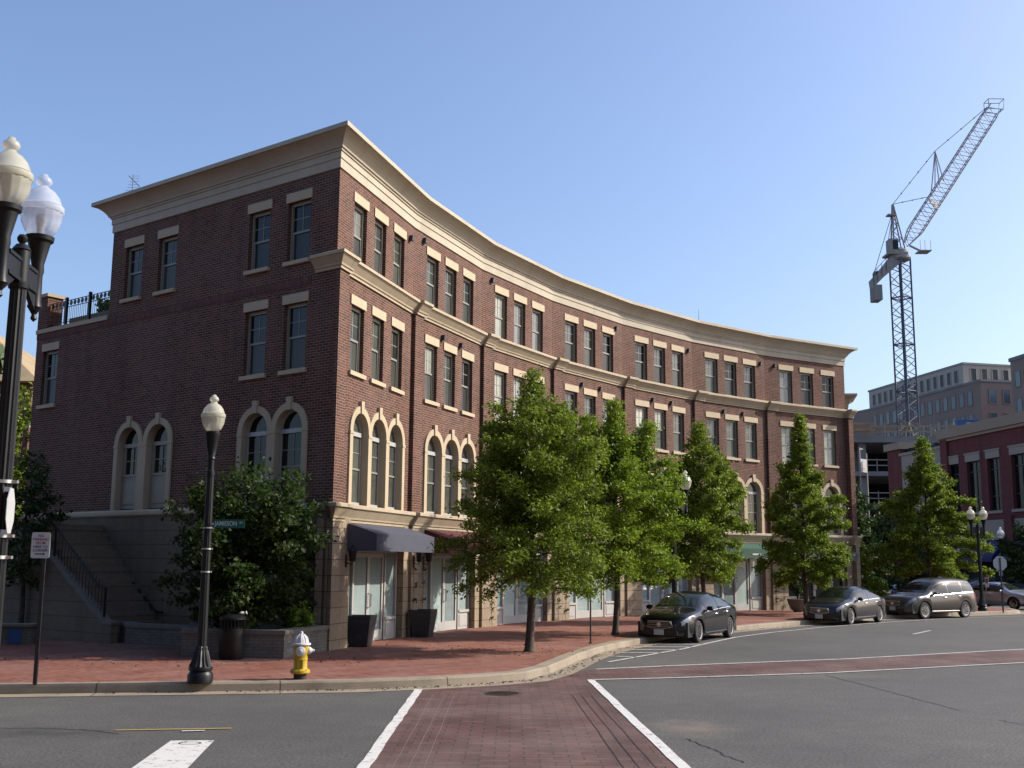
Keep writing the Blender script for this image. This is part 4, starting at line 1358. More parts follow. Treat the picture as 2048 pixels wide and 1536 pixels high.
# ------------------------------------------------------------------ signs
ns = thing('street_name_sign', 'green street name sign lettered JAMIESON fixed to the single lamp post', 'street sign', (-5.15, 19.18, 2.82))
q = MB(); q.box(0, 0.56, -0.004, 0.004, -0.075, 0.075)
child('sign_panel', q.data('sign_panel', M['sign_green']), ns)
q = MB(); q.box(-0.06, 0.01, -0.02, 0.02, -0.02, 0.02)
child('bracket', q.data('bracket', M['steel']), ns)
for body, size, xx, zz in (('JAMIESON', 0.108, 0.225, 0.0), ('AV', 0.06, 0.495, 0.018)):
    me = text_mesh('lettering', body, size, M['sign_white'])
    me.transform(Matrix.Translation((xx, -0.0055, zz)) @ Matrix.Rotation(R(90), 4, 'X') @ Matrix.Scale(0.82, 4, (1, 0, 0)))
    child('lettering', me, ns)
ns.rotation_euler = (0, 0, R(-6))

np_ = thing('no_parking_sign', 'white no parking sign with red words and arrow on a thin post', 'parking sign', (-7.83, 18.70, 0.15))
def round_rect(w, h, r, n=5):
    pts = []
    for cx, cz, a0 in ((w / 2 - r, h / 2 - r, 0), (-w / 2 + r, h / 2 - r, 90), (-w / 2 + r, -h / 2 + r, 180), (w / 2 - r, -h / 2 + r, 270)):
        for k in range(n + 1):
            t = R(a0 + 90 * k / n)
            pts.append((cx + r * math.cos(t), cz + r * math.sin(t)))
    return pts
q = MB(); q.M = Matrix.Translation((-0.06, -0.035, 2.275)); q.side(round_rect(0.315, 0.43, 0.035), -0.004, 0.004)
child('sign_panel', q.data('sign_panel', M['sign_white']), np_)
q = MB(); q.box(-0.03, 0.03, -0.02, 0.0, 0.0, 2.46); q.box(-0.03, -0.022, 0.0, 0.02, 0.0, 2.46); q.box(0.022, 0.03, 0.0, 0.02, 0.0, 2.46)
child('sign_post', q.data('sign_post', M['dark_metal']), np_)
for body, size, zz, m in (('NO', 0.062, 0.155, 'sign_red'), ('PARKING', 0.062, 0.095, 'sign_red'), ('FROM', 0.062, 0.036, 'sign_red'), ('HERE TO', 0.06, -0.026, 'sign_maroon'), ('CORNER', 0.062, -0.087, 'sign_maroon')):
    me = text_mesh('lettering', body, size, M[m])
    me.transform(Matrix.Translation((-0.06, -0.0405, 2.275 + zz)) @ Matrix.Rotation(R(90), 4, 'X'))
    child('lettering', me, np_)
q = MB(); q.M = Matrix.Translation((-0.06, -0.041, 2.13))
q.side([(-0.085, -0.008), (0.05, -0.008), (0.05, 0.008), (-0.085, 0.008)], -0.001, 0.001)
q.side([(0.05, -0.022), (0.085, 0.0), (0.05, 0.022)], -0.001, 0.001)
child('arrow', q.data('arrow', M['sign_black']), np_)

def octagon(r):
    return [(r / math.cos(R(22.5)) * math.cos(R(22.5 + 45 * k)), r / math.cos(R(22.5)) * math.sin(R(22.5 + 45 * k))) for k in range(8)]
os_ = thing('octagonal_sign', 'pale octagonal sign seen edge-on, clamped to the near double lamp post', 'road sign', (-4.245, 9.38, 2.60), R(105))
q = MB(); q.side(octagon(0.19), -0.003, 0.003)
child('sign_panel', q.data('sign_panel', M['sign_back']), os_)
for z in (-0.18, 0.18):
    q = MB(); q.box(-0.02, 0.02, 0.003, 0.06, z - 0.02, z + 0.02)
    child('bracket', q.data('bracket', M['steel']), os_)

ss = thing('stop_sign', 'octagonal road sign seen from its grey back near the silver car', 'road sign', (20.72, 47.0 + 2.6, 0.0), R(4))
ss.location = (21.85, 49.75, 0.15)
q = MB(); q.M = Matrix.Translation((0, 0, 2.15)); q.side(octagon(0.31), -0.004, 0.004)
child('sign_panel', q.data('sign_panel', M['sign_back']), ss)
q = MB(); q.box(-0.03, 0.03, -0.035, -0.006, 0.0, 2.4)
child('sign_post', q.data('sign_post', M['dark_metal']), ss)
q = MB(); q.box(-0.075, 0.075, -0.003, 0.003, 1.6, 1.82)
child('small_plate', q.data('small_plate', M['sign_back']), ss)

ps = thing('parking_sign', 'small narrow red and white plate fixed to the far corner lamp post', 'parking sign', (21.75, 51.08, 1.45), R(-35))
q = MB(); q.box(-0.05, 0.1, -0.004, 0.004, -0.22, 0.22); child('sign_panel', q.data('sign_panel', M['sign_white']), ps)
q = MB(); q.box(-0.03, 0.08, -0.006, -0.004, -0.05, 0.17); child('red_field', q.data('red_field', M['sign_red']), ps)

tp_ = thing('sign_post', 'thin dark bare post on the pavement between the first two trees', 'post', (2.07, 29.0, 0.15))
q = MB(); q.tube([(0, 0, 0), (0, 0, 2.2)], 0.022, 8); child('post', q.data('post', M['dark_metal'], 40), tp_)
q = MB(); q.lathe([(0.05, 0.0), (0.05, 0.02), (0.03, 0.035)], (0, 0, 0), 10); child('base_collar', q.data('base_collar', M['dark_metal'], 40), tp_)

# ------------------------------------------------------------------ hydrant
hy = thing('fire_hydrant', 'yellow fire hydrant with white bonnet and white nozzle caps at the kerb', 'fire hydrant', (-3.68, 19.86, 0.15), R(8))
q = MB(); q.lathe([(0.11, 0.0), (0.115, 0.1), (0.12, 0.12)], (0, 0, 0), 20); child('standpipe', q.data('standpipe', M['rust'], 40), hy)
q = MB()
q.lathe([(0.16, 0.10), (0.172, 0.115), (0.172, 0.15), (0.15, 0.165), (0.125, 0.18), (0.118, 0.2), (0.118, 0.33), (0.125, 0.335), (0.125, 0.35), (0.118, 0.355), (0.118, 0.42), (0.13, 0.44), (0.138, 0.47), (0.138, 0.585), (0.145, 0.59)], (0, 0, 0), 24)
for k in range(8):
    t = 2 * math.pi * k / 8
    q.lathe([(0.014, 0.15), (0.014, 0.172), (0.0, 0.175)], (0.15 * math.cos(t), 0.15 * math.sin(t), 0), 6)
for s in (-1, 1):
    q.box(s * 0.035 - 0.012, s * 0.035 + 0.012, -0.13, -0.1, 0.2, 0.34)
child('hydrant_body', q.data('hydrant_body', M['hyd_yellow'], 35), hy)
q = MB()
q.lathe([(0.165, 0.585), (0.17, 0.595), (0.165, 0.615), (0.125, 0.625), (0.118, 0.66), (0.1, 0.71), (0.065, 0.755), (0.03, 0.775), (0.026, 0.81), (0.018, 0.82), (0.0, 0.82)], (0, 0, 0), 24)
for k in range(8):
    t = 2 * math.pi * k / 8
    q.tube([(0.123 * math.cos(t), 0.123 * math.sin(t), 0.625), (0.102 * math.cos(t), 0.102 * math.sin(t), 0.71), (0.04 * math.cos(t), 0.04 * math.sin(t), 0.775)], [0.014, 0.014, 0.008], 6)
child('bonnet', q.data('bonnet', M['hyd_white'], 40), hy)
q = MB(); q.lathe([(0.08, 0.0), (0.085, -0.02), (0.085, -0.05), (0.07, -0.062), (0.035, -0.07), (0.03, -0.095), (0.0, -0.1)], (0, -0.12, 0.485), 20, 'y')
child('nozzle_cap', q.data('nozzle_cap', M['hyd_white'], 40), hy)
for s in (-1, 1):
    q = MB(); q.lathe([(0.062, 0.0), (0.066, s * 0.02), (0.06, s * 0.045), (0.035, s * 0.07), (0.024, s * 0.085), (0.02, s * 0.115), (0.0, s * 0.12)], (s * 0.12, 0, 0.49), 18, 'x')
    child('nozzle_cap', q.data('nozzle_cap', M['hyd_white'], 40), hy)

# ------------------------------------------------------------------ leaves and trees
def leaf_mesh(name, cen, size, mat, seed, up=0.5, aspect=0.5, fold=0.0, ext=None):
    rs = np.random.RandomState(seed)
    n = len(cen)
    nrm = rs.normal(size=(n, 3)); nrm[:, 2] = np.abs(nrm[:, 2]) * 0.6 + up
    nrm /= np.linalg.norm(nrm, axis=1)[:, None]
    t = rs.normal(size=(n, 3)); t -= nrm * (t * nrm).sum(1)[:, None]; t /= np.linalg.norm(t, axis=1)[:, None]
    b = np.cross(nrm, t)
    l = size * rs.uniform(0.65, 1.35, n)[:, None]
    w = l * aspect
    v = np.empty((n, 4, 3))
    v[:, 0] = cen - t * l * 0.5
    v[:, 1] = cen + b * w * 0.5 + nrm * l * 0.06
    v[:, 2] = cen + t * l * 0.5 - nrm * l * 0.12
    v[:, 3] = cen - b * w * 0.5 + nrm * l * 0.06
    me = bpy.data.meshes.new(name)
    me.vertices.add(n * 4); me.vertices.foreach_set('co', v.reshape(-1))
    me.loops.add(n * 4); me.loops.foreach_set('vertex_index', np.arange(n * 4, dtype=np.int32))
    me.polygons.add(n); me.polygons.foreach_set('loop_start', np.arange(0, n * 4, 4, dtype=np.int32))
    me.polygons.foreach_set('loop_total', np.full(n, 4, dtype=np.int32))
    me.materials.append(mat)
    me.update(calc_edges=True)
    return me

def prof_at(pr, z):
    return float(np.interp(z, [p[0] for p in pr], [p[1] for p in pr]))

def tree(name, label, loc, prof, seed, nb=60, leaves=15000, size=0.13, mat='leaf_oak', tr=0.11, lean=(0, 0), leaders=(), group=None, droop=0.35, cat='tree', tufts=1.0, aspect=0.5):
    rnd = random.Random(seed)
    rs = np.random.RandomState(seed)
    t = thing(name, label, cat, loc, group=group)
    z0, zt = prof[0][0], prof[-1][0]
    tk = MB()
    tpos = lambda z: Vector((lean[0] * z / zt + 0.04 * math.sin(z * 1.7 + seed), lean[1] * z / zt + 0.04 * math.cos(z * 1.3 + seed), z))
    zs = [0, 0.06, 0.3] + [0.3 + (zt * 0.97 - 0.3) * k / 9 for k in range(1, 10)]
    tk.tube([tpos(z) for z in zs], [tr * 1.5, tr * 1.2, tr] + [tr * (1 - 0.93 * k / 9) for k in range(1, 10)], 9)
    cen, wts = [], []
    def twig(p, d, L, r):
        """a side shoot with its leaf tufts"""
        q = p + d * L
        tk.tube([p, p + d * L * 0.5 + Vector((0, 0, 0.02)), q], [r, r * 0.7, r * 0.3], 4, cap=False)
        for k in range(5):
            u = 0.3 + 0.7 * (k + rnd.random()) / 5
            cen.append(p + d * L * u); wts.append(1.0)
    lead = [((0, 0), z0, zt, 1.0)] + [((dx, dy), za, zb, s) for dx, dy, za, zb, s in leaders]
    for li, ((dx, dy), za, zb, sc) in enumerate(lead):
        if li:
            base = tpos(za)
            path = [base, base + Vector((dx * 0.5, dy * 0.5, (zb - za) * 0.4)), base + Vector((dx, dy, zb - za))]
            tk.tube(path, [tr * 0.5, tr * 0.3, tr * 0.06], 6)
            lp = lambda z, p=path, a=za, b=zb: p[0].lerp(p[2], (z - a) / (b - a))
        else:
            lp = tpos
        cnt = nb if not li else int(nb * 0.3)
        for k in range(cnt):
            u = (k + 0.5) / cnt
            z = za + (zb - za) * (u ** 0.9)
            r = (prof_at(prof, z) if not li else sc * (1 - u) ** 0.7 * 0.55) * rnd.choice((rnd.uniform(0.45, 0.85), rnd.uniform(0.8, 1.05), rnd.uniform(0.85, 1.18)))
            if r < 0.06: r = 0.08
            a = k * 2.39996 + rnd.uniform(-0.5, 0.5)
            rise = 0.30 + (u - 0.30) * 0.9 + rnd.uniform(-0.25, 0.25)
            zs_ = max(z0 * 0.75, z - rise * r * 0.8) if not li else z
            p = lp(min(zs_, zb * 0.98))
            d0 = Vector((math.cos(a), math.sin(a), rise + 0.25)).normalized()
            pts = [p]
            nseg = 5
            for s in range(1, nseg + 1):
                f = s / nseg
                pts.append(p + Vector((math.cos(a) * r * f, math.sin(a) * r * f, r * (rise * f + 0.22 * f - droop * f * f * (1.2 - u)))))
            br = max(0.008, tr * 0.30 * (1 - u * 0.75) * min(1, r / 1.2))
            tk.tube(pts, [br * (1 - 0.8 * s / nseg) for s in range(nseg + 1)], 5, cap=False)
            m = max(2, int(r * 9 * tufts))
            for j in range(m):
                f = 0.2 + 0.8 * ((j + rnd.random()) / m) ** 0.7
                i = min(nseg - 1, int(f * nseg))
                q = pts[i].lerp(pts[i + 1], f * nseg - i)
                fw = (pts[i + 1] - pts[i]).normalized()
                sd = Vector((-fw.y, fw.x, 0)) * rnd.choice((-1, 1))
                dd = (fw * rnd.uniform(0.3, 1.0) + sd * rnd.uniform(0.3, 1.0) + Vector((0, 0, rnd.uniform(-0.3, 0.75)))).normalized()
                twig(q, dd, rnd.uniform(0.2, 0.5) * min(1.0, 0.4 + r * 0.4) * (1.15 - 0.4 * f), 0.006)
            for j in range(3):
                cen.append(pts[-1] + fw * 0.05 * j); wts.append(1.0)
    o = child('trunk', tk.data('trunk', M['bark'], 60), t)
    C = np.array([tuple(c) for c in cen])
    wz = 1.0 - 0.75 * np.clip((C[:, 2] - zt * 0.8) / (zt * 0.2), 0, 1)
    idx = rs.choice(len(C), leaves, p=wz / wz.sum())
    pos = C[idx] + rs.normal(size=(leaves, 3)) * np.array([0.10, 0.10, 0.075]) * (0.8 + size * 2)
    child('crown', leaf_mesh('crown', pos, size, M[mat], seed, 0.45, aspect), t)
    return t

TG = 'young oaks along the kerb in front of the curved building'
tree('oak_tree', 'nearest full young oak, its trunk standing clear on the brick pavement', (0.49, 26.28, 0.15), [(1.5, 1.4), (2.0, 1.7), (3.0, 1.9), (4.0, 1.85), (4.7, 1.62), (5.25, 1.2), (5.6, 0.7), (5.85, 0.22), (6.6, 0.04)], 11, nb=140, leaves=74000, size=0.088, mat='leaf_oak', tr=0.105, group=TG, leaders=[(0.9, 0.2, 3.6, 5.55, 1.1), (-0.95, 0.2, 3.4, 5.2, 1.1), (1.5, 0.3, 3.0, 4.9, 1.0), (-1.1, -0.2, 2.8, 4.4, 0.8)])
tree('oak_tree', 'bright green oak with two upright leaders behind the thin bare post', (3.05, 32.44, 0.15), [(1.6, 1.5), (2.2, 2.05), (3.0, 2.25), (4.0, 2.05), (4.7, 1.6), (5.2, 0.9), (5.7, 0.3), (6.8, 0.04)], 12, nb=130, leaves=68000, size=0.098, mat='leaf_oak_light', tr=0.09, group=TG, leaders=[(1.15, 0.2, 4.0, 6.1, 1.0), (-0.9, 0.3, 4.2, 6.3, 0.9)])
tree('oak_tree', 'pointed oak rising behind the black sedan', (6.75, 39.3, 0.15), [(1.5, 1.35), (2.2, 1.65), (3.2, 1.75), (4.3, 1.55), (5.2, 1.0), (5.9, 0.4), (7.0, 0.05)], 13, nb=105, leaves=48000, size=0.108, mat='leaf_oak', tr=0.09, group=TG, leaders=[(1.2, 0.2, 3.6, 5.2, 0.8)])
tree('oak_tree', 'darker layered oak with a thin top, behind the dark grey sedan', (12.2, 46.3, 0.15), [(1.3, 1.55), (2.4, 1.8), (3.4, 1.75), (4.6, 1.4), (5.6, 0.85), (6.6, 0.35), (8.3, 0.05)], 14, nb=90, leaves=42000, size=0.12, mat='leaf_oak', tr=0.12, group=TG, tufts=0.9)
tree('oak_tree', 'broad conical oak with spreading low boughs behind the grey-brown SUV', (20.4, 54.3, 0.15), [(1.6, 2.2), (2.5, 2.8), (3.6, 2.6), (4.8, 2.0), (5.8, 1.2), (6.8, 0.5), (8.3, 0.06)], 15, nb=100, leaves=50000, size=0.14, mat='leaf_oak', tr=0.12, group=TG)
tree('leafy_tree', 'dull green tree filling the gap past the right end of the building', (18.6, 60.5, 0.15), [(0.6, 1.3), (2.0, 1.9), (4.0, 1.7), (5.5, 1.0), (6.6, 0.1)], 16, nb=60, leaves=12000, size=0.2, mat='leaf_dark', tr=0.1)
tree('leafy_tree', 'dark rounded tree in front of the blue awning at the right edge', (30.0, 64.0, 0.15), [(0.8, 1.4), (1.8, 1.9), (3.0, 1.6), (4.0, 0.7), (4.6, 0.1)], 17, nb=50, leaves=9000, size=0.2, mat='leaf_dark', tr=0.09)
tree('leafy_tree', 'dark shade tree behind the parked SUV, under the conical oak', (23.6, 68.0, 0.15), [(0.6, 2.2), (2.0, 3.0), (3.6, 2.4), (5.0, 0.6)], 18, nb=55, leaves=9000, size=0.26, mat='leaf_dark', tr=0.12)
tree('leafy_tree', 'dark tree standing left of the staircase against the brick wall', (-13.1, 30.0, 0.15), [(1.4, 0.4), (2.4, 0.8), (3.5, 0.85), (4.3, 0.5), (4.9, 0.1)], 19, nb=36, leaves=3500, size=0.14, mat='leaf_dark', tr=0.08)
tree('leafy_tree', 'distant tree before the tan roofed building behind the left lamp post', (-21.5, 48.0, 0.0), [(3.0, 1.0), (5.5, 1.8), (8.0, 1.4), (9.6, 0.2)], 20, nb=40, leaves=6000, size=0.22, mat='leaf_oak', tr=0.12)
tree('dogwood_tree', 'wide multi-stemmed dogwood with layered branches in the brick planter', (-5.95, 25.25, 0.5), [(0.3, 1.2), (1.0, 1.6), (2.0, 1.7), (2.7, 1.4), (3.3, 0.9), (3.75, 0.3)], 21, nb=80, leaves=20000, size=0.115, mat='leaf_dogwood', tr=0.06, droop=0.25, leaders=[(1.1, 0.2, 1.0, 3.7, 1.5), (-1.2, 0.0, 1.0, 3.2, 1.5), (0.6, -0.4, 0.6, 3.0, 1.5), (-0.5, -0.4, 0.7, 2.4, 1.3)], aspect=0.6)

tree('unseen_street_tree', 'large unseen street tree added beyond the left picture edge to shade the wall', (-13.4, 20.2, 0.15), [(1.5, 2.2), (3.0, 3.1), (5.5, 3.2), (8.0, 2.2), (10, 0.2)], 22, nb=75, leaves=15000, size=0.34, mat='leaf_dark', tr=0.16)  # trees out of view, added to keep sky light off the left wall
tree('unseen_street_tree', 'second large unseen street tree added farther left to shade the wall', (-20.5, 19.6, 0.15), [(2.0, 2.4), (4.0, 3.4), (7.0, 3.0), (9.0, 1.8), (11, 0.2)], 23, nb=70, leaves=9000, size=0.36, mat='leaf_dark', tr=0.17)
tree('unseen_street_tree', 'unseen street tree added left of the camera to shade the wall', (-10.5, 8.4, 0.15), [(2.6, 2.2), (4.5, 3.2), (7.0, 2.8), (9.0, 1.6), (10.5, 0.2)], 24, nb=70, leaves=9000, size=0.34, mat='leaf_dark', tr=0.16)

rs_ = np.random.RandomState(77)
lit = []
gl_ = off_path(KERB, 0.12)
for k in range(420):
    u = rs_.uniform(2.2, 17); i_ = int(u); a_, b_ = gl_[i_], gl_[i_ + 1]
    w_ = abs(rs_.normal(0, 0.13))
    lit.append((a_[0] + (b_[0] - a_[0]) * (u - i_) + w_, a_[1] + (b_[1] - a_[1]) * (u - i_) - w_ * .4, 0.02))
for cx, cy in ((0.49, 26.28), (3.05, 32.44), (-4.0, 23.2), (-1.0, 27.0), (-7.0, 22.5)):
    for k in range(70):
        lit.append((cx + rs_.normal(0, 1.0), cy + rs_.normal(0, 0.8), 0.165))
lit = [p for p in lit if p[2] < 0.1 or p[1] > 21.8 + max(0, p[0]) * 2.2]
o = bpy.data.objects.new('fallen_leaves', leaf_mesh('fallen_leaves', np.array(lit), 0.055, M['rust'], 78, 2.5, 0.6))
COL.objects.link(o)
tag(o, 'small brown leaves fallen along the gutter and on the brick pavement', 'leaves', kind='stuff')

def shrub(name, label, loc, rx, ry, h, seed, leaves, size, mat, group=None, cat='shrub', stems=7):
    rs = np.random.RandomState(seed)
    t = thing(name, label, cat, loc, group=group)
    q = MB()
    for k in range(stems):
        a = 2 * math.pi * k / stems + seed
        q.tube([(0, 0, 0), (rx * .35 * math.cos(a), ry * .35 * math.sin(a), h * 0.45), (rx * .6 * math.cos(a), ry * .6 * math.sin(a), h * 0.85)], [0.014, 0.01, 0.004], 5)
    child('stems', q.data('stems', M['bark'], 60), t)
    nt = 60
    d = rs.normal(size=(nt, 3)); d /= np.linalg.norm(d, axis=1)[:, None]
    c = d * rs.uniform(0.45, 1.0, nt)[:, None] * np.array([rx, ry, h * 0.5]) + np.array([0, 0, h * 0.55])
    pos = c[rs.randint(0, nt, leaves)] + rs.normal(size=(leaves, 3)) * min(rx, ry, h) * 0.13
    child('foliage', leaf_mesh('foliage', pos, size, M[mat], seed, 0.4, 0.5), t)
    return t
shrub('shrub', 'small lit lime green shrub low beside the stone corner pier', (-4.75, 25.6, 0.5), 0.35, 0.35, 0.75, 31, 700, 0.1, 'leaf_lime')
shrub('shrub', 'dark shrub spreading under the dogwood in the brick planter', (-6.3, 26.3, 0.55), 1.1, 0.7, 1.2, 32, 3000, 0.11, 'leaf_dark')
shrub('shrub', 'yellow green shrub at the far pavement corner between the grey cars', (18.2, 55.4, 0.15), 0.5, 0.5, 1.3, 33, 900, 0.15, 'leaf_lime')
shrub('shrub', 'tall light green shrub against the right end of the curved building', (17.2, 54.6, 0.15), 0.5, 0.5, 3.4, 34, 1500, 0.16, 'leaf_oak_light')
for k, (s, h, lb) in enumerate(((10.15, 0.55, 'bushy terrace plant behind the railing nearest the upper storey'), (11.35, 0.5, 'bushy terrace plant behind the middle of the roof railing'), (9.85, 0.7, 'spiky terrace plant touching the upper storey wall'))):
    w = PV[0] + dL * s - nL * 0.97
    shrub('terrace_plant', lb, (w.x, w.y, 9.78), 0.33, 0.2, h, 41 + k, 350, 0.12, 'leaf_oak', cat='potted plant', group='plants on the roof terrace')

# vines on the stone piers
def vine(i, label, cols, z0, z1, n, seed):
    Mx, ang = frame(P[i], PV[i + 1] - PV[i])
    rnd = random.Random(seed)
    w = Mx @ Vector((cols[0], -PIL - 0.03, 0.15))
    t = thing('climbing_vine', label, 'vine', tuple(w), group='young vines on the stone piers')
    q = MB(Mx)
    cen = []
    for c in cols:
        p = [(c + 0.03 * math.sin(z * 5 + seed), -PIL - 0.045, z) for z in np.linspace(0.16, z1, 8)]
        q.tube(p, 0.005, 4)
        for k in range(n):
            z = z0 + (z1 - z0) * (k + rnd.random() * 0.6) / n
            for j in range(7):
                cen.append(tuple(Mx @ Vector((c + rnd.uniform(-.09, .09), -PIL - 0.05 - rnd.uniform(0, .07), z + rnd.uniform(-.06, .06)))))
    q.build('stems', M['bark'], t)
    me = leaf_mesh('foliage', np.array(cen), 0.10, M['leaf_dark'], seed, 0.2, 0.55)
    me.transform(Matrix.Translation(-t.location))
    child('foliage', me, t)
vine(1, 'sparse dark vine on the pier between the two tall square pots', (0.12, 0.7), 0.7, 2.2, 4, 51)
vine(2, 'sparse dark vine on the pier behind the nearest oak', (0.6,), 0.3, 1.6, 5, 52)
vine(3, 'sparse dark vine on the pier beside the thin post', (0.25, 0.7), 0.5, 1.5, 3, 53)
vine(6, 'sparse dark vine on the pier left of the round bowl planter', (0.2, 0.65), 0.3, 1.9, 5, 54)

# ------------------------------------------------------------------ pots
def square_pot(loc, label, rz):
    t = thing('square_pot', label, 'planter', loc, rz, group='tall tapered square pots by the first shop door')
    q = MB()
    a, b, h, w = 0.23, 0.33, 0.74, 0.035
    ring = lambda r, z: [(-r, -r, z), (r, -r, z), (r, r, z), (-r, r, z)]
    v = ring(a, 0) + ring(b, h) + ring(b - w, h) + ring(b - w - 0.015, h - 0.1)
    f = [(3, 2, 1, 0)]
    for k in range(3):
        for j in range(4):
            j2 = (j + 1) % 4
            f.append((k * 4 + j, k * 4 + j2, k * 4 + 4 + j2, k * 4 + 4 + j))
    q.mesh(v, f)
    o = child('pot_body', q.data('pot_body', M['pot']), t)
    bv = o.modifiers.new('edge', 'BEVEL'); bv.width = 0.012; bv.segments = 2
    q = MB(); q.poly([(x, y, h - 0.1) for x, y, z in ring(b - w - 0.015, 0)])
    child('soil', q.data('soil', M['soil']), t)
    return t
square_pot((-3.66, 27.52, 0.15), 'tall dark tapered square pot left of the first shop door', R(-8))
square_pot((-2.42, 31.1, 0.15), 'tall dark tapered square pot on the pier right of the first shop door', R(-12))
bw_ = thing('bowl_planter', 'round grey stone bowl planter on the pavement by the last shop window', 'planter', (12.55, 48.9, 0.15))
q = MB(); q.lathe([(0.18, 0.0), (0.2, 0.02), (0.3, 0.12), (0.42, 0.34), (0.45, 0.48), (0.47, 0.5), (0.47, 0.55), (0.43, 0.56), (0.40, 0.5)], (0, 0, 0), 28)
child('bowl', q.data('bowl', M['bowl'], 40), bw_)
q = MB(); q.lathe([(0.0, 0.5), (0.41, 0.5)], (0, 0, 0), 20); child('soil', q.data('soil', M['soil']), bw_)
shrub('bowl_shrub', 'dark upright shrub growing in the round stone bowl', (12.55, 48.9, 0.64), 0.4, 0.4, 1.5, 35, 1500, 0.13, 'leaf_dark')

# ------------------------------------------------------------------ cars
def itp(pts, x):
    return float(np.interp(x, [p[0] for p in pts], [p[1] for p in pts]))
def smooth_itp(pts, x, w=0.09):
    return sum(itp(pts, x + d * w) for d in (-1, -0.5, 0, 0.5, 1)) / 5

SEDAN = dict(
    T=[(-2.4, .66), (-2.37, .86), (-2.28, .99), (-2.05, 1.05), (-1.72, 1.09), (-1.45, 1.20), (-1.05, 1.36), (-.7, 1.435), (-.2, 1.465), (.2, 1.45), (.5, 1.37), (.9, 1.17), (1.2, 1.01), (1.6, .945), (2.0, .855), (2.22, .76), (2.35, .64), (2.4, .5)],
    SH=[(-2.4, .62), (-2.2, .90), (-1.6, .965), (0, .905), (1.1, .855), (1.7, .80), (2.1, .70), (2.32, .56), (2.4, .42)],
    W=[(-2.4, .66), (-2.28, .78), (-2.0, .86), (-1.4, .905), (0, .915), (1.3, .905), (1.8, .86), (2.12, .76), (2.3, .62), (2.4, .46)],
    wheels=(1.42, -1.36), wr=.325, zb=.2, n=3.6, tumble=.24, side=((-1.32, -.28), (-.2, .78)), ws=(.42, 1.12), rw=(-1.62, -.95), nose=2.4)
SUV = dict(
    T=[(-2.4, .78), (-2.39, 1.05), (-2.31, 1.36), (-2.16, 1.66), (-2.02, 1.73), (-1.5, 1.77), (-.6, 1.79), (0, 1.76), (.3, 1.69), (.65, 1.51), (1.05, 1.22), (1.28, 1.10), (1.7, 1.06), (2.1, .98), (2.3, .86), (2.39, .66), (2.4, .5)],
    SH=[(-2.4, .74), (-2.25, 1.10), (-1.6, 1.12), (0, 1.03), (1.1, .98), (1.75, .93), (2.15, .83), (2.34, .66), (2.4, .48)],
    W=[(-2.4, .76), (-2.28, .86), (-2.0, .93), (-1.4, .965), (0, .97), (1.3, .965), (1.8, .93), (2.12, .84), (2.3, .72), (2.4, .58)],
    wheels=(1.42, -1.38), wr=.37, zb=.27, n=4.2, tumble=.2, side=((-2.02, -1.3), (-1.22, -.28), (-.2, .82)), ws=(.5, 1.2), rw=(-2.34, -2.05), nose=2.4)

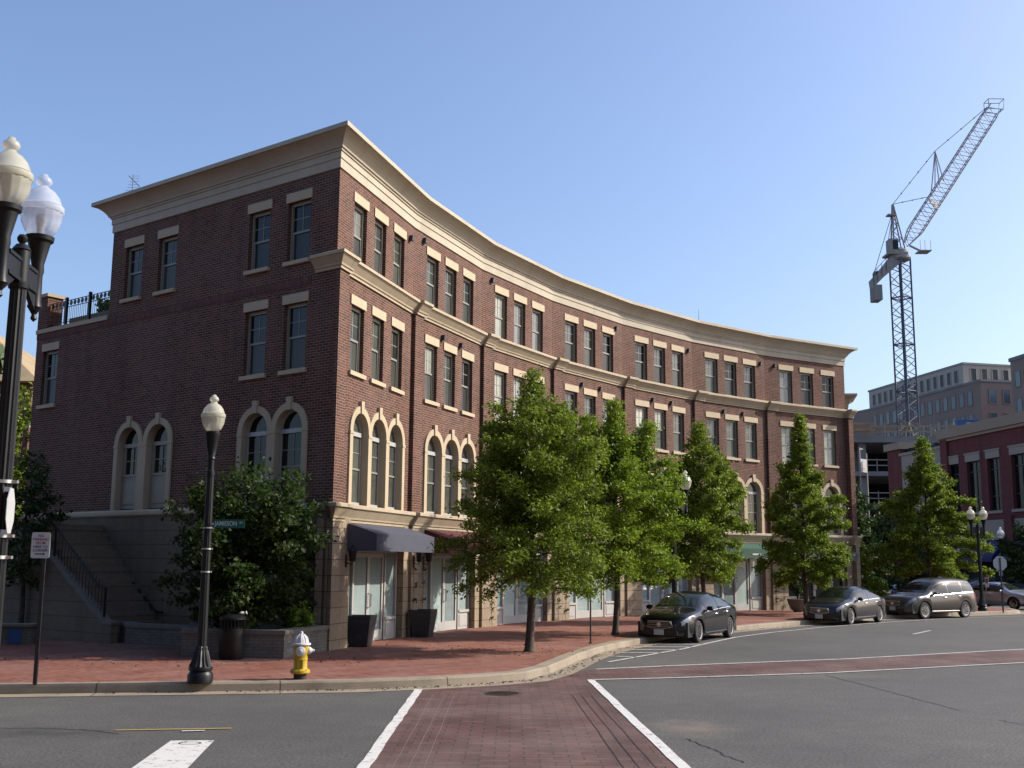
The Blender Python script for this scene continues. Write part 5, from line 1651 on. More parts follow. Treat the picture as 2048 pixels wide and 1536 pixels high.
def make_car(name, label, sp, paint, loc, heading, sc=1.0, spokes=6, group=None, cat='car', chrome_grille=True):
    t = thing(name, label, cat, loc, heading, group=group)
    t.scale = (sc, sc, sc)
    T = lambda x: smooth_itp(sp['T'], x)
    SH = lambda x: min(smooth_itp(sp['SH'], x), T(x) - 0.015)
    W = lambda x: smooth_itp(sp['W'], x)
    zb0, wr = sp['zb'], sp['wr']
    R_ = wr + 0.055
    def zb(x):
        z = zb0 + (0.05 if abs(x) > 2.25 else 0)
        for xw in sp['wheels']:
            q = R_ * R_ - (x - xw) ** 2
            if q > 0: z = max(z, wr + math.sqrt(q))
        return z
    def top(x, f=None, yf=None):
        """point on the upper body: by height fraction f or by width fraction yf"""
        h = T(x) - SH(x)
        n = 2.6 + (sp['n'] - 2.6) * min(1, h / 0.4)
        tb = sp['tumble'] * min(1, h / 0.5)
        if f is None: f = (max(0, 1 - abs(yf) ** n)) ** (1 / n)
        if yf is None: yf = (max(0, 1 - f ** n)) ** (1 / n)
        w = W(x) * 0.965
        return w * yf * (1 - tb * f), SH(x) + h * f
    base = sorted(set(np.round(np.concatenate([np.linspace(-2.4, 2.4, 61), [xw + R_ * math.cos(math.pi * k / 16) for xw in sp['wheels'] for k in range(17)], [xw + s * (R_ + .004) for xw in sp['wheels'] for s in (-1, 1)]]), 4)))
    fs = [0.0, .12, .28, .45, .62, .76, .87]
    yfs = [.80, .6, .3, 0.0]
    verts, faces = [], []
    for x in base:
        z0, sh, w = zb(x), SH(x), W(x)
        z0 = min(z0, sh - 0.03)
        half = []
        half.append((w * 0.90 if z0 < 0.3 else w * 0.985, z0))
        for u, k in ((.12, .955), (.3, .99), (.52, 1.0), (.76, .995), (.93, .98)):
            half.append((w * max(k, .985 if z0 > 0.3 else 0), z0 + (sh - z0) * u))
        for f in fs: half.append(top(x, f=f))
        for y in yfs: half.append(top(x, yf=y))
        for y, z in half: verts.append((x, y, z))
        for y, z in half[:-1][::-1]: verts.append((x, -y, z))
    nr = (6 + len(fs) + len(yfs)) * 2 - 1
    for i in range(len(base) - 1):
        for k in range(nr - 1):
            faces.append((i * nr + k, i * nr + k + 1, (i + 1) * nr + k + 1, (i + 1) * nr + k))
    faces.append(tuple(range(nr))); e = (len(base) - 1) * nr
    faces.append(tuple(e + k for k in range(nr))[::-1])
    q = MB(); q.mesh(verts, faces)
    me = q.data('body', paint, 38)
    child('body', me, t)
    q = MB(); q.box(-2.2, 2.15, -W(0) * .86, W(0) * .86, zb0 - .02, wr + .28)
    u_ = q.data('underbody', M['trim_black']); child('underbody', u_, t)
    # glass
    def patch(xs, rows, fn, name, mat, off=0.006):
        q = MB(); v, f = [], []
        for x in xs:
            for r in rows: v.append(fn(x, r))
        nn = len(rows)
        for i in range(len(xs) - 1):
            for k in range(nn - 1): f.append((i * nn + k, i * nn + k + 1, (i + 1) * nn + k + 1, (i + 1) * nn + k))
        q.mesh(v, f)
        m = q.data(name, mat, 60)
        return child(name, m, t)
    for s in (1, -1):
        for x0, x1 in sp['side']:
            def fn(x, r, s=s):
                h = T(x) - SH(x)
                lo, hi = 0.05 / max(h, .06), 1 - 0.085 / max(h, .12)
                hi = max(hi, lo + 0.02)
                y, z = top(x, f=min(.93, lo + (hi - lo) * r))
                return (x, s * (y + 0.007), z)
            patch(list(np.linspace(x0, x1, 12)), [0, .25, .5, .75, 1], fn, 'side_window', M['car_glass'])
            q = MB()
            xs = np.linspace(x0, x1, 8)
            q.tube([(x, s * (top(x, f=.02)[0] + .006), top(x, f=.02)[1] + .015) for x in xs], 0.011, 5)
            child('window_trim', q.data('window_trim', M['chrome'], 60), t)
    ys = [-.8, -.62, -.3, 0, .3, .62, .8]
    def fw(x, r):
        y, z = top(x, yf=abs(r)); return (x + 0.004, math.copysign(y, r), z + 0.006)
    patch(list(np.linspace(*sp['ws'], 8)), ys, fw, 'windscreen', M['car_glass'])
    def fr(x, r):
        y, z = top(x, yf=abs(r)); return (x - 0.004, math.copysign(y, r), z + 0.006)
    patch(list(np.linspace(*sp['rw'], 8)), ys, fr, 'rear_window', M['car_glass'])
    # lamps
    for s in (1, -1):
        def fh(x, r, s=s):
            sh, w = SH(x), W(x)
            if r <= 0: return (x + .004, s * (w * (.985) + .006), sh + r * .15)
            y, z = top(x, f=r); return (x + .004, s * (y + .005), z + .005)
        patch(list(np.linspace(1.92, 2.26, 8)), [-.6, -.3, -.05, .25], fh, 'headlight', M['lamp_clear'])
        def ft(x, r, s=s):
            sh, w = SH(x), W(x)
            return (x - .004, s * (w * .99 + .006), sh - .2 + r * .18)
        patch(list(np.linspace(-2.37, -2.12, 6)), [0, .5, 1.0], ft, 'tail_light', M['lamp_red'])
        # mirror and handles
        xm = sp['side'][-1][1] - .02
        y, z = top(xm, f=.08)
        q = MB(); q.lathe([(0.0, -.11), (.06, -.09), (.075, 0), (.06, .09), (0, .11)], (xm + .02, s * (y + .12), z + .08), 10, 'y')
        q.tube([(xm, s * y, z + .02), (xm + .01, s * (y + .08), z + .06)], .025, 6)
        child('wing_mirror', q.data('wing_mirror', paint, 60), t)
        for xh in (-.95, .05):
            q = MB(); yy = W(xh) * .995
            q.tube([(xh - .1, s * yy, SH(xh) - .1), (xh - .07, s * (yy + .03), SH(xh) - .095), (xh + .07, s * (yy + .03), SH(xh) - .095), (xh + .1, s * yy, SH(xh) - .1)], .014, 6)
            child('door_handle', q.data('door_handle', M['chrome'], 60), t)
        q = MB()
        q.tube([(-0.95, s * (W(0) * .955), zb0 + .07), (0.95, s * (W(0) * .955), zb0 + .07)], .022, 6)
        child('sill_trim', q.data('sill_trim', paint, 60), t)
    # front end
    gz = SH(2.3) + .06
    q = MB(); q.lathe([(0, 0), (0, 0)], seg=3) if False else None
    q = MB(); pts = [(-.42, gz - .12), (-.34, gz + .03), (.34, gz + .03), (.42, gz - .12), (.2, gz - .17), (-.2, gz - .17)]
    q.M = Matrix.Rotation(R(90), 4, 'Z')
    q.side(pts, -2.425, -2.3)
    gr = child('grille', q.data('grille', M['trim_black']), t)
    q = MB(Matrix.Rotation(R(90), 4, 'Z'))
    q.tube([(-.36, -2.425, gz + .03), (0, -2.44, gz + .035), (.36, -2.425, gz + .03)], .011, 6)
    q.tube([(-.42, -2.42, gz - .12), (-.2, -2.438, gz - .175), (.2, -2.438, gz - .175), (.42, -2.42, gz - .12)], .011, 6)
    for z in (gz - .02, gz - .07, gz - .12):
        q.tube([(-.36, -2.43, z), (.36, -2.43, z)], .005, 5)
    child('grille_trim', q.data('grille_trim', M['chrome'], 60), t)
    q = MB(Matrix.Rotation(R(90), 4, 'Z')); q.lathe([(.062, -2.435), (.062, -2.448), (.045, -2.448), (.045, -2.435)], (0, 0, gz - .06), 16, 'y'); q.box(-.07, .07, -2.447, -2.437, gz - .075, gz - .045)
    child('emblem', q.data('emblem', M['chrome'], 40), t)
    q = MB(Matrix.Rotation(R(90), 4, 'Z')); q.box(-.155, .155, -2.448, -2.438, gz - .36, gz - .2)
    child('number_plate', q.data('number_plate', M['plate']), t)
    q = MB(Matrix.Rotation(R(90), 4, 'Z')); q.box(-.55, .55, -2.405, -2.2, zb0 + .05, zb0 + .16)
    child('lower_intake', q.data('lower_intake', M['trim_black']), t)
    # wheels
    for xw in sp['wheels']:
        for s in (1, -1):
            y = s * (W(xw) * .985 - .115)
            q = MB()
            q.lathe([(wr * .66, -.1), (wr * .9, -.105), (wr * .985, -.08), (wr, -.04), (wr, .04), (wr * .985, .08), (wr * .9, .105), (wr * .66, .1)], (0, 0, 0), 28, 'y')
            wh = child('wheel', q.data('wheel', M['rubber'], 40), t, (xw, y, wr))
            q = MB()
            q.lathe([(wr * .68, s * .1), (wr * .68, s * .104), (wr * .61, s * .095), (wr * .6, s * .02)], (0, 0, 0), 28, 'y')
            for k in range(spokes):
                a = 2 * math.pi * k / spokes + .3
                c, sn = math.cos(a), math.sin(a)
                px, pz = -sn, c
                v = []
                for rr, ww in ((wr * .1, .045), (wr * .64, .03)):
                    for e in (-1, 1):
                        for yy in (.05, .09):
                            v.append((c * rr + px * ww * e, s * yy, sn * rr + pz * ww * e))
                q.mesh(v, [(0, 1, 5, 4), (1, 3, 7, 5), (3, 2, 6, 7), (2, 0, 4, 6), (0, 2, 3, 1), (4, 5, 7, 6)])
            q.lathe([(wr * .2, s * .05), (wr * .2, s * .095), (wr * .12, s * .1), (0, s * .1)], (0, 0, 0), 16, 'y')
            child('rim', q.data('rim', M['alloy'], 35), wh)
            q = MB(); q.lathe([(0.0, s * .01), (wr * .66, s * .01)], (0, 0, 0), 24, 'y')
            child('brake_shadow', q.data('shade_disc', M['trim_black']), wh).name = 'wheel_shade_disc'  # black disc stands for the shade behind the spokes
    return t

def car_at(wf, hd, sp, sc):
    """place so that the front street-side (left) wheel contact sits at wf; hd = heading angle"""
    c, s = math.cos(hd), math.sin(hd)
    lx_, ly_ = sp['wheels'][0] * sc, 0.8 * sc
    return (wf[0] - (c * lx_ - s * ly_), wf[1] - (s * lx_ + c * ly_), 0.0)
CG = 'cars parked along the curved kerb'
hd = R(240)
make_car('parked_car', 'shiny black sedan parked first at the kerb, its nose towards the crosswalk', SEDAN, M['car_black'], car_at((5.27, 31.7), hd, SEDAN, .95), hd, .95, 5, CG)
hd = R(229.5)
make_car('parked_car', 'dark grey sedan parked just ahead of the grey-brown SUV', SEDAN, M['car_grey'], car_at((12.55, 41.5), hd, SEDAN, .95), hd, .95, 6, CG)
hd = R(212)
make_car('parked_suv', 'grey-brown SUV with bright alloy wheels parked third along the kerb', SUV, M['car_brown'], car_at((17.05, 46.35), hd, SUV, .94), hd, .94, 5, CG, 'suv')
make_car('parked_car', 'silver sedan facing right in the side street behind the corner lamp post', SEDAN, M['car_silver'], (25.6, 58.6, 0), R(-58), .93, 6)
make_car('parked_car', 'dark blue car seen over the roof of the silver sedan', SEDAN, M['car_blue'], (29.6, 70.0, 0), R(200), 1.0, 6)
make_car('parked_car', 'pale silver car cut by the right picture edge', SEDAN, M['car_silver'], (32.2, 65.5, 0), R(195), 0.95, 6)
make_car('parked_car', 'dark grey car in the row behind the silver sedan, below the dark octagonal sign', SEDAN, M['car_grey'], (28.6, 64.2, 0), R(150), .95, 6)
make_car('parked_car', 'bluish car glimpsed in deep shade under the conical oak', SEDAN, M['car_blue'], (26.3, 74.5, 0), R(250), 1.0, 6)

# ------------------------------------------------------------------ two people behind the SUV
def person(loc, rz, label, seed):
    t = thing('person', label, 'person', loc, rz)
    rnd = random.Random(seed)
    def skin(name, pts, edges, mat, root=0, sub=2):
        me = bpy.data.meshes.new(name)
        me.from_pydata([p[:3] for p in pts], edges, [])
        me.materials.append(mat)
        o = child(name, me, t)
        m = o.modifiers.new('skin', 'SKIN'); m.use_smooth_shade = True
        for i, p in enumerate(pts):
            r = p[3]
            me.skin_vertices[0].data[i].radius = (r if not hasattr(r, '__len__') else r[0], r if not hasattr(r, '__len__') else r[1])
        me.skin_vertices[0].data[root].use_root = True
        m = o.modifiers.new('sub', 'SUBSURF'); m.levels = sub; m.render_levels = sub
        return o
    pts = [(0, 0, .95, (.13, .1)), (0, 0, 1.15, (.13, .1)), (0, 0, 1.36, (.16, .1)), (0, 0, 1.46, (.08, .07)), (0, 0, 1.53, .055), (0, .01, 1.62, (.075, .09)), (0, .01, 1.70, (.07, .085))]
    edges = [(0, 1), (1, 2), (2, 3), (3, 4), (4, 5), (5, 6)]
    def limb(root, chain):
        p = root
        for c in chain:
            pts.append(c); edges.append((p, len(pts) - 1)); p = len(pts) - 1
        return p
    for s in (-1, 1):
        limb(0, [(s * .09, 0, .86, .085), (s * .1, .02, .48, .06), (s * .1, -.02, .1, .04), (s * .11, .1, .03, .035)])
        h = limb(2, [(s * .19, 0, 1.40, .055), (s * .25, -.02, 1.14, .042), (s * .26, .06, .90, .03), (s * .26, .08, .84, (.022, .035))])
        for k, (dy, ln) in enumerate(((-.028, .07), (-.009, .08), (.01, .075), (.028, .06))):
            limb(h, [(s * .262, .08 + dy, .80, .009), (s * .258, .085 + dy, .80 - ln * .55, .008), (s * .25, .095 + dy, .80 - ln, .007)])
        limb(h, [(s * .245, .115, .825, .01), (s * .235, .125, .79, .008)])
    skin('body', pts, edges, M['skin'])
    sp_ = [(0, 0, 1.0, (.165, .125)), (0, 0, 1.2, (.165, .125)), (0, 0, 1.37, (.19, .125)), (0, 0, 1.45, (.1, .085))]
    se = [(0, 1), (1, 2), (2, 3)]
    for s in (-1, 1):
        sp_ += [(s * .2, 0, 1.40, .075), (s * .245, -.015, 1.2, .065)]
        n = len(sp_); se += [(2, n - 2), (n - 2, n - 1)]
    skin('shirt', sp_, se, M['shirt'])
    tp2 = [(0, 0, 1.0, (.155, .12))]
    te = []
    for s in (-1, 1):
        tp2 += [(s * .095, 0, .86, .105), (s * .1, .02, .48, .08), (s * .1, -.02, .1, .065)]
        n = len(tp2); te += [(0, n - 3), (n - 3, n - 2), (n - 2, n - 1)]
    skin('trousers', tp2, te, M['trousers'])
    q = MB(); q.lathe([(.082, 0.0), (.1, .05), (.085, .1), (.04, .125), (0, .13)], (0, -.01, 1.635), 14)
    child('hair', q.data('hair', M['hair'], 60), t)
    return t
person((23.35, 58.2, 0.15), R(200), 'person in a white shirt standing behind the rear of the SUV', 1)
person((22.6, 58.4, 0.15), R(170), 'second person in a pale shirt, half hidden by the SUV and oak boughs', 2)

# ------------------------------------------------------------------ background buildings
def bld_box(name, pts, z0, z1, mat, parent, top=True):
    q = MB(); q.prism(pts, z0, z1, top=top); return q.build(name, mat, parent)

# red brick shop building on the right
rd = (Vector((32.6, 70)) - Vector((30.2, 88))).normalized()
RB0 = Vector((30.2, 88))
rb = thing('red_shop_building', 'red brick shop building at the right with tan coping and tall windows', 'building', (30.2, 88, 0))
Mr, angr = frame((30.2, 88), rd)
q = MB(Mr)
wins = [(8.95, 10.5), (11.55, 13.2), (14.1, 15.55), (16.9, 18.6), (20.3, 21.9)]
wall(q, 8.4, 22.9, 5.2, 11.2, 0.0, [(a, b, 5.8, 9.3) for a, b in wins], 0.3)
q.box(0, 2.2, -0.05, 6, 0, 11.15)
q.poly([(0, 20, 0), (0, 0, 0), (0, 0, 11), (0, 20, 11)])
for x in (8.4, 15.9, 19.2, 22.0):
    q.box(x, x + 0.9, -0.18, 0.1, 0, 5.4 if x > 9 else 11.15)
q.build('brick_wall', M['red_wall'], rb)
q = MB(Mr)
q.loft([(8.2, 0), (34.5, 0)], [(0.0, 11.15), (0.12, 11.18), (0.16, 11.4), (0.3, 11.55), (0.34, 11.85), (-0.4, 11.9)]) if False else None
q.box(8.2, 23.1, -0.3, 0.5, 11.2, 11.9); q.box(8.2, 23.0, -0.16, 0.0, 11.0, 11.2)
q.box(-0.2, 2.4, -0.25, 6.2, 11.15, 11.7)
q.build('coping', M['coping'], rb)
q = MB(Mr)
q.box(2.2, 8.4, -0.02, 0.5, 6.9, 10.6); q.box(2.0, 8.4, -0.12, 0.5, 10.6, 10.8)
q.box(2.2, 8.4, -0.0, 0.45, 5.0, 6.9)
q.build('stone_panel', M['panel'], rb)
q = MB(Mr); q.box(2.2, 8.4, 0.5, 6, 0, 11.2); q.box(8.4, 22.9, 0.6, 20, 0, 11.4)
q.build('inner_wall', M['dark_room'], rb)
q = MB(Mr)
q.box(8.4, 22.9, 0.0, 0.55, 3.9, 5.2); q.box(8.4, 22.9, -0.03, 0.5, 4.35, 4.42)
q.build('stone_band', M['panel'], rb)
for a, b in wins:
    f = MB(Mr)
    for x in (a, b - 0.07): f.box(x, x + 0.07, 0.2, 0.28, 5.8, 9.3)
    for z in (5.8, 6.75, 8.55, 9.23): f.box(a + .07, b - .07, 0.2, 0.28, z, z + 0.07)
    f.box((a + b) / 2 - .03, (a + b) / 2 + .03, 0.21, 0.28, 5.87, 9.23)
    fo = f.build('window', M['dark_metal'], rb)
    p_ = MB(Mr); p_.poly([(a, .25, 5.8), (b, .25, 5.8), (b, .25, 9.3), (a, .25, 9.3)]); p_.build('pane', M['pane_dark'], fo)
    l_ = MB(Mr); l_.box(a - .1, b + .1, -.06, .1, 9.3, 9.8); l_.box(a - .18, b + .18, -.1, .1, 9.8, 9.9); l_.build('lintel', M['panel'], fo)
    s_ = MB(Mr); s_.box(a - .15, b + .15, -.1, .2, 5.62, 5.8); s_.build('sill', M['panel'], fo)
q = MB(Mr)
a0, a1 = 10.2, 15.6
q.side([(a0, 2.6), (a1, 2.6), (a1, 3.85), (a0, 3.85)], -0.9, -0.86) if False else None
for x0, x1, mt in ((9.4, 15.8, 'awn_blue'),):
    q.poly([(x0, -1.1, 2.75), (x1, -1.1, 2.75), (x1, -0.05, 3.85), (x0, -0.05, 3.85)])
    q.poly([(x0, -1.1, 2.45), (x1, -1.1, 2.45), (x1, -1.1, 2.75), (x0, -1.1, 2.75)])
    q.poly([(x0, -0.05, 2.45), (x0, -1.1, 2.45), (x0, -1.1, 2.75), (x0, -0.05, 3.85)])
    q.poly([(x1, -1.1, 2.45), (x1, -0.05, 2.45), (x1, -0.05, 3.85), (x1, -1.1, 2.75)])
o = q.build('awning', M['awn_blue'], rb); sd = o.modifiers.new('cloth', 'SOLIDIFY'); sd.thickness = 0.015
q = MB(Mr)
x0, x1 = 16.4, 22.4
q.poly([(x0, -1.3, 2.6), (x1, -1.3, 2.6), (x1, -0.05, 3.8), (x0, -0.05, 3.8)])
q.poly([(x0, -1.3, 2.3), (x1, -1.3, 2.3), (x1, -1.3, 2.6), (x0, -1.3, 2.6)])
q.poly([(x0, -0.05, 2.3), (x0, -1.3, 2.3), (x0, -1.3, 2.6), (x0, -0.05, 3.8)])
o = q.build('awning', M['trim_black'], rb); sd = o.modifiers.new('cloth', 'SOLIDIFY'); sd.thickness = 0.015

# concrete frame under construction
cf = thing('concrete_frame_building', 'grey concrete frame under construction with timber guard rails on its top deck', 'building', (31, 100, 0))
q = MB()
for z0, z1 in ((13.2, 13.75), (10.15, 10.55), (7.2, 7.6), (3.9, 4.3)):
    q.prism([(29.2, 100), (34.8, 99.4), (46.5, 99.0), (48, 118), (29.2, 118)], z0, z1)
q.build('floor_slab', M['conc'], cf)
for x, y in ((32.1, 100.5), (30.2, 101.5), (35.5, 100.2), (40, 100), (45.5, 100), (33.5, 106), (38, 106)):
    q = MB(); q.box(x - .3, x + .3, y - .3, y + .3, 0, 13.2); q.build('column', M['conc'], cf)
q = MB(); q.prism([(29.6, 110), (47, 110), (47, 118), (29.6, 118)], 0, 13.2); q.build('core_wall', M['dark_room'], cf)
q = MB()
for z in (14.1, 14.6): q.prism([(29.2, 99.95), (34.8, 99.35), (46.5, 98.95), (46.5, 99.05), (34.8, 99.45), (29.2, 100.05)], z, z + .14)
for x in np.arange(29.4, 46.4, 1.5): q.box(x - .05, x + .05, 99.2, 99.3, 13.7, 15.0)
q.prism([(29.3, 99.5), (33.0, 99.0), (33.0, 99.2), (29.3, 99.7)], 14.75, 14.95); q.prism([(29.3, 99.5), (33.0, 99.0), (33.0, 99.2), (29.3, 99.7)], 14.2, 14.4)
q.build('timber_guard_rail', M['lumber'], cf)
q = MB()
for z in (11.1, 11.6, 8.1, 8.6, 4.8):
    q.box(32.4, 34.9, 100.0, 100.06, z, z + .08)
for x in (33.3, 34.4):
    for z in (10.55, 7.6): q.box(x - .03, x + .03, 100.0, 100.06, z, z + 1.2)
q.build('guard_rail', M['crane_grey'], cf)
bx = thing('blue_container', 'small blue covered cabin standing on the concrete deck near the crane base', 'container', (42.1, 101.5, 13.75))
q = MB(); q.box(-1.0, 1.0, -.9, .9, 0, 1.75); q.box(-.2, .4, -.93, -.9, 1.1, 1.4)
o = child('container_body', q.data('container_body', M['blue_box']), bx); m_ = o.modifiers.new('edge', 'BEVEL'); m_.width = .08; m_.segments = 2
q = MB(); q.box(-.25, .35, -.95, -.93, 1.2, 1.45); child('container_label', q.data('container_label', M['sign_white']), bx)
for k, (x, z) in enumerate(((36.6, 1.5), (38.9, 1.0), (40.7, 1.6))):
    q = MB(); q.tube([(x - .5, 100.5, 13.7), (x, 100.5, 13.7 + z)], .06, 5); q.tube([(x + .4, 100.5, 13.7), (x - .1, 100.5, 13.7 + z)], .06, 5); q.tube([(x - .3, 100.4, 13.9 + z * .3), (x + .3, 100.4, 13.9 + z * .3)], .05, 5)
    tag(q.build('timber_prop', M['lumber']), ['crossed timber props on the deck, left of the crane base', 'short crossed timber props on the deck by the crane base', 'tall crossed timber props on the deck beside the blue cabin'][k], 'timber prop', 'timber props on the deck')
hs = thing('hoist_sign', 'white board hung between two pale posts past the right end of the curved building', 'sign board', (28.2, 88, 0.15), R(42))
q = MB(); q.box(-.55, -.47, -.04, .04, 0, 11.3); q.box(.47, .55, -.04, .04, 0, 10.9); q.box(-.47, .0, -.03, .03, 11.15, 11.25)
child('posts', q.data('posts', M['panel']), hs)
q = MB(); q.box(-.46, .42, -.05, -.01, 9.35, 10.4); child('board', q.data('board', M['sign_white']), hs)
q = MB(); q.box(-.35, .15, -.056, -.05, 9.5, 9.56); q.box(-.35, .1, -.056, -.05, 9.65, 9.69); child('board_lines', q.data('board_lines', M['panel']), hs)

# office blocks
def win_mesh(w, h, mat_f, mat_p, y=-0.02):
    f = MB(); t = .12
    f.box(-w / 2, -w / 2 + t, -.05, .02, 0, h); f.box(w / 2 - t, w / 2, -.05, .02, 0, h); f.box(-w / 2 + t, w / 2 - t, -.05, .02, h - t, h); f.box(-w / 2 + t, w / 2 - t, -.05, .02, 0, t)
    p = MB(); p.poly([(-w / 2 + t, -.012, t), (w / 2 - t, -.012, t), (w / 2 - t, -.012, h - t), (-w / 2 + t, -.012, h - t)])
    return f.data('window', mat_f), p.data('pane', mat_p)
of = thing('office_building', 'large distant office block, beige top storey over tan brick floors', 'building', (70.7, 170, 0))
A_, B_, C_ = Vector((64.6, 205)), Vector((70.75, 170)), Vector((80.0, 171.5))
bld_box('upper_wall', [(65.35, 199), (70.75, 170.0), (79.3, 172), (95, 178), (95, 199)], 30.0, 33.4, M['beige'], of)
q = MB(); q.prism([(62.9, 206), (65.3, 198.9), (71.6, 166.0), (79.6, 167.6), (96, 172), (96, 206)], 0, 30.0); q.build('lower_wall', M['tan_brick'], of)
q = MB(); q.prism([(62.8, 206.2), (65.2, 199), (71.55, 165.8), (79.7, 167.5), (79.7, 172), (70.7, 170.1), (65.4, 199.2)], 30.0, 30.35); q.build('ledge', M['conc'], of)
q = MB(); q.prism([(65.2, 199.2), (70.7, 169.8), (79.4, 171.9), (79.3, 172.3), (70.8, 170.3), (65.6, 199.4)], 33.4, 33.7); q.build('roof_edge', M['crane_grey'], of)
bf, bp = win_mesh(1.15, 2.2, M['beige'], M['pane_slot'])
tf, tp3 = win_mesh(1.35, 2.3, M['tan_brick'], M['pane_blue'])
def row(parent, a, b, z, n, f, p, s0=.03, s1=.97, off=.03):
    d = (b - a).normalized(); ang = math.atan2(d.y, d.x); nn = Vector((d.y, -d.x))
    for k in range(n):
        u = s0 + (s1 - s0) * (k + .5) / n
        w = a.lerp(b, u) + nn * off
        o = inst('window', f, parent, (w.x, w.y, z), ang); child('pane', p, o)
row(of, Vector((65.35, 199)), Vector((70.75, 170)), 30.55, 14, bf, bp)
row(of, Vector((70.75, 170)), Vector((79.3, 172)), 30.7, 4, bf, bp, .1, .98)
for z in (26.6, 23.0, 19.4):
    row(of, Vector((65.3, 198.9)), Vector((71.6, 166.0)), z, 14, tf, tp3, .02, .95)
for z in (26.6, 23.0):
    row(of, Vector((71.6, 166.0)), Vector((79.6, 167.6)), z, 3, tf, tp3, .1, .98)
rt = thing('brick_office_tower', 'dark red brick office block at the right picture edge before the beige one', 'building', (70, 150, 0))
bld_box('tower_wall', [(69.05, 150), (69.9, 143), (90, 146), (90, 156)], 0, 30.1, M['tan_brick'], rt)
q = MB(); q.prism([(68.9, 150.2), (69.8, 142.7), (90, 145.8), (90, 156)], 30.1, 30.6); q.build('roof_edge', M['conc'], rt)
for z in (26.3, 22.5, 19):
    row(rt, Vector((69.05, 150)), Vector((69.9, 143)), z, 3, tf, tp3, .08, .95)
lb_ = thing('brick_annex', 'low dark red annex with small windows below the office tower', 'building', (58, 140, 0))
bld_box('annex_wall', [(58.2, 142), (61.2, 122), (85, 126), (85, 142)], 0, 19.3, M['red_wall'], lb_)
q = MB(); q.prism([(58.1, 142.2), (61.1, 121.8), (85, 125.8), (85, 142.2)], 19.3, 19.7); q.build('roof_edge', M['conc'], lb_)
row(lb_, Vector((58.2, 142)), Vector((61.2, 122)), 16.4, 7, tf, tp3, .05, .97)

# left background building
hb = thing('tan_roof_house', 'distant brick house with tan hipped roof behind the left lamp post', 'building', (-30, 58, 0))
bld_box('brick_wall', [(-40, 55), (-24.3, 55), (-24.3, 66), (-40, 66)], 0, 11.0, M['brick'], hb)
q = MB(); v = [(-40.6, 54.4, 11.0), (-23.7, 54.4, 11.0), (-23.7, 66.6, 11.0), (-40.6, 66.6, 11.0), (-34, 60.5, 15.2), (-29.8, 60.5, 15.2)]
q.mesh(v, [(0, 1, 5, 4), (1, 2, 5), (2, 3, 4, 5), (3, 0, 4), (3, 2, 1, 0)]); q.build('roof', M['hiproof'], hb)
q = MB(); q.box(-40, -24.2, 54.85, 55, 8.7, 9.0); q.build('stone_band', M['panel'], hb)
q = MB(); q.box(-29.0, -24.8, 53.6, 55, 9.3, 9.45); q.box(-29.0, -24.8, 53.6, 53.66, 10.1, 10.2)
for k in range(12): q.box(-29 + .35 * k, -28.95 + .35 * k, 53.6, 53.66, 9.45, 10.1)
q.build('balcony', M['frame_white'], hb)
for x in (-38, -35, -32, -28.5, -26.2):
    q = MB(); q.box(x - .5, x + .5, 54.93, 54.99, 5.6, 7.6); wv_ = q.build('window', M['pane_dark'], hb)

# brick building on the opposite street corner, out of frame to the left: it shades the left wall
ob = thing('unseen_corner_building', 'tall brick building on the opposite corner, left of the camera', 'building', (-30, -10, 0))
q = MB(); fx = [(-70, -40), (-11, -40), (-11, 1.5), (-14, 4.0), (-70, -6.5)]
q.prism(fx, 0.1, 17.5); q.build('brick_wall', M['brick'], ob)
q = MB(); q.prism([(-70.4, -40.4), (-10.6, -40.4), (-10.6, 1.7), (-13.9, 4.4), (-70.4, -6.1)], 17.5, 18.2); q.build('cornice', M['cornice'], ob)
of_, op_ = win_mesh(1.2, 1.9, M['frame'], M['pane_dark'])
for z in (1.2, 5.4, 9.0, 12.6):
    row(ob, Vector((-14, 4.0)), Vector((-70, -6.5)), z, 16, of_, op_)
    row(ob, Vector((-11, -40)), Vector((-11, 1.5)), z, 12, of_, op_)

ob = thing('unseen_corner_building', 'unseen pale stone building added behind the camera to block sky light', 'building', (20, -30, 0))  # unseen block added to hold back sky light behind the camera
q = MB(); q.prism([(9, -55), (55, -55), (55, -14), (9, -14)], 0.1, 21); q.build('stone_wall', M['coping'], ob)
q = MB(); q.prism([(8.6, -55.4), (55.4, -55.4), (55.4, -13.6), (8.6, -13.6)], 21, 21.6); q.build('cornice', M['cornice'], ob)
for z in (1.2, 5.4, 9.0, 12.6, 16.2):
    row(ob, Vector((55, -14)), Vector((9, -14)), z, 14, of_, op_)
    row(ob, Vector((9, -14)), Vector((9, -55)), z, 12, of_, op_)

# ------------------------------------------------------------------ luffing crane
cr = thing('tower_crane', 'tall luffing tower crane with blue lattice mast and raised pale jib', 'crane', (41.7, 115, 0))
ca, cs = math.cos(R(29)), math.sin(R(29))
def lattice(q, c, a, z0, z1, step, rot, r=.075, rb=.045):
    cc, ss_ = math.cos(rot), math.sin(rot)
    cor_ = [(c[0] + (x * cc - y * ss_) * a / 2, c[1] + (x * ss_ + y * cc) * a / 2) for x, y in ((-1, -1), (1, -1), (1, 1), (-1, 1))]
    for x, y in cor_: q.tube([(x, y, z0), (x, y, z1)], r, 6)
    n = int(round((z1 - z0) / step))
    for k in range(n):
        a0, a1 = z0 + (z1 - z0) * k / n, z0 + (z1 - z0) * (k + 1) / n
        for e in range(4):
            p0, p1 = cor_[e], cor_[(e + 1) % 4]
            if k % 2: p0, p1 = p1, p0
            q.tube([(*p0, a0), (*p1, a1)], rb, 4, cap=False)
            if k % 6 == 0: q.tube([(*p0, a0), (*p1, a0)], rb * 1.6, 4, cap=False)
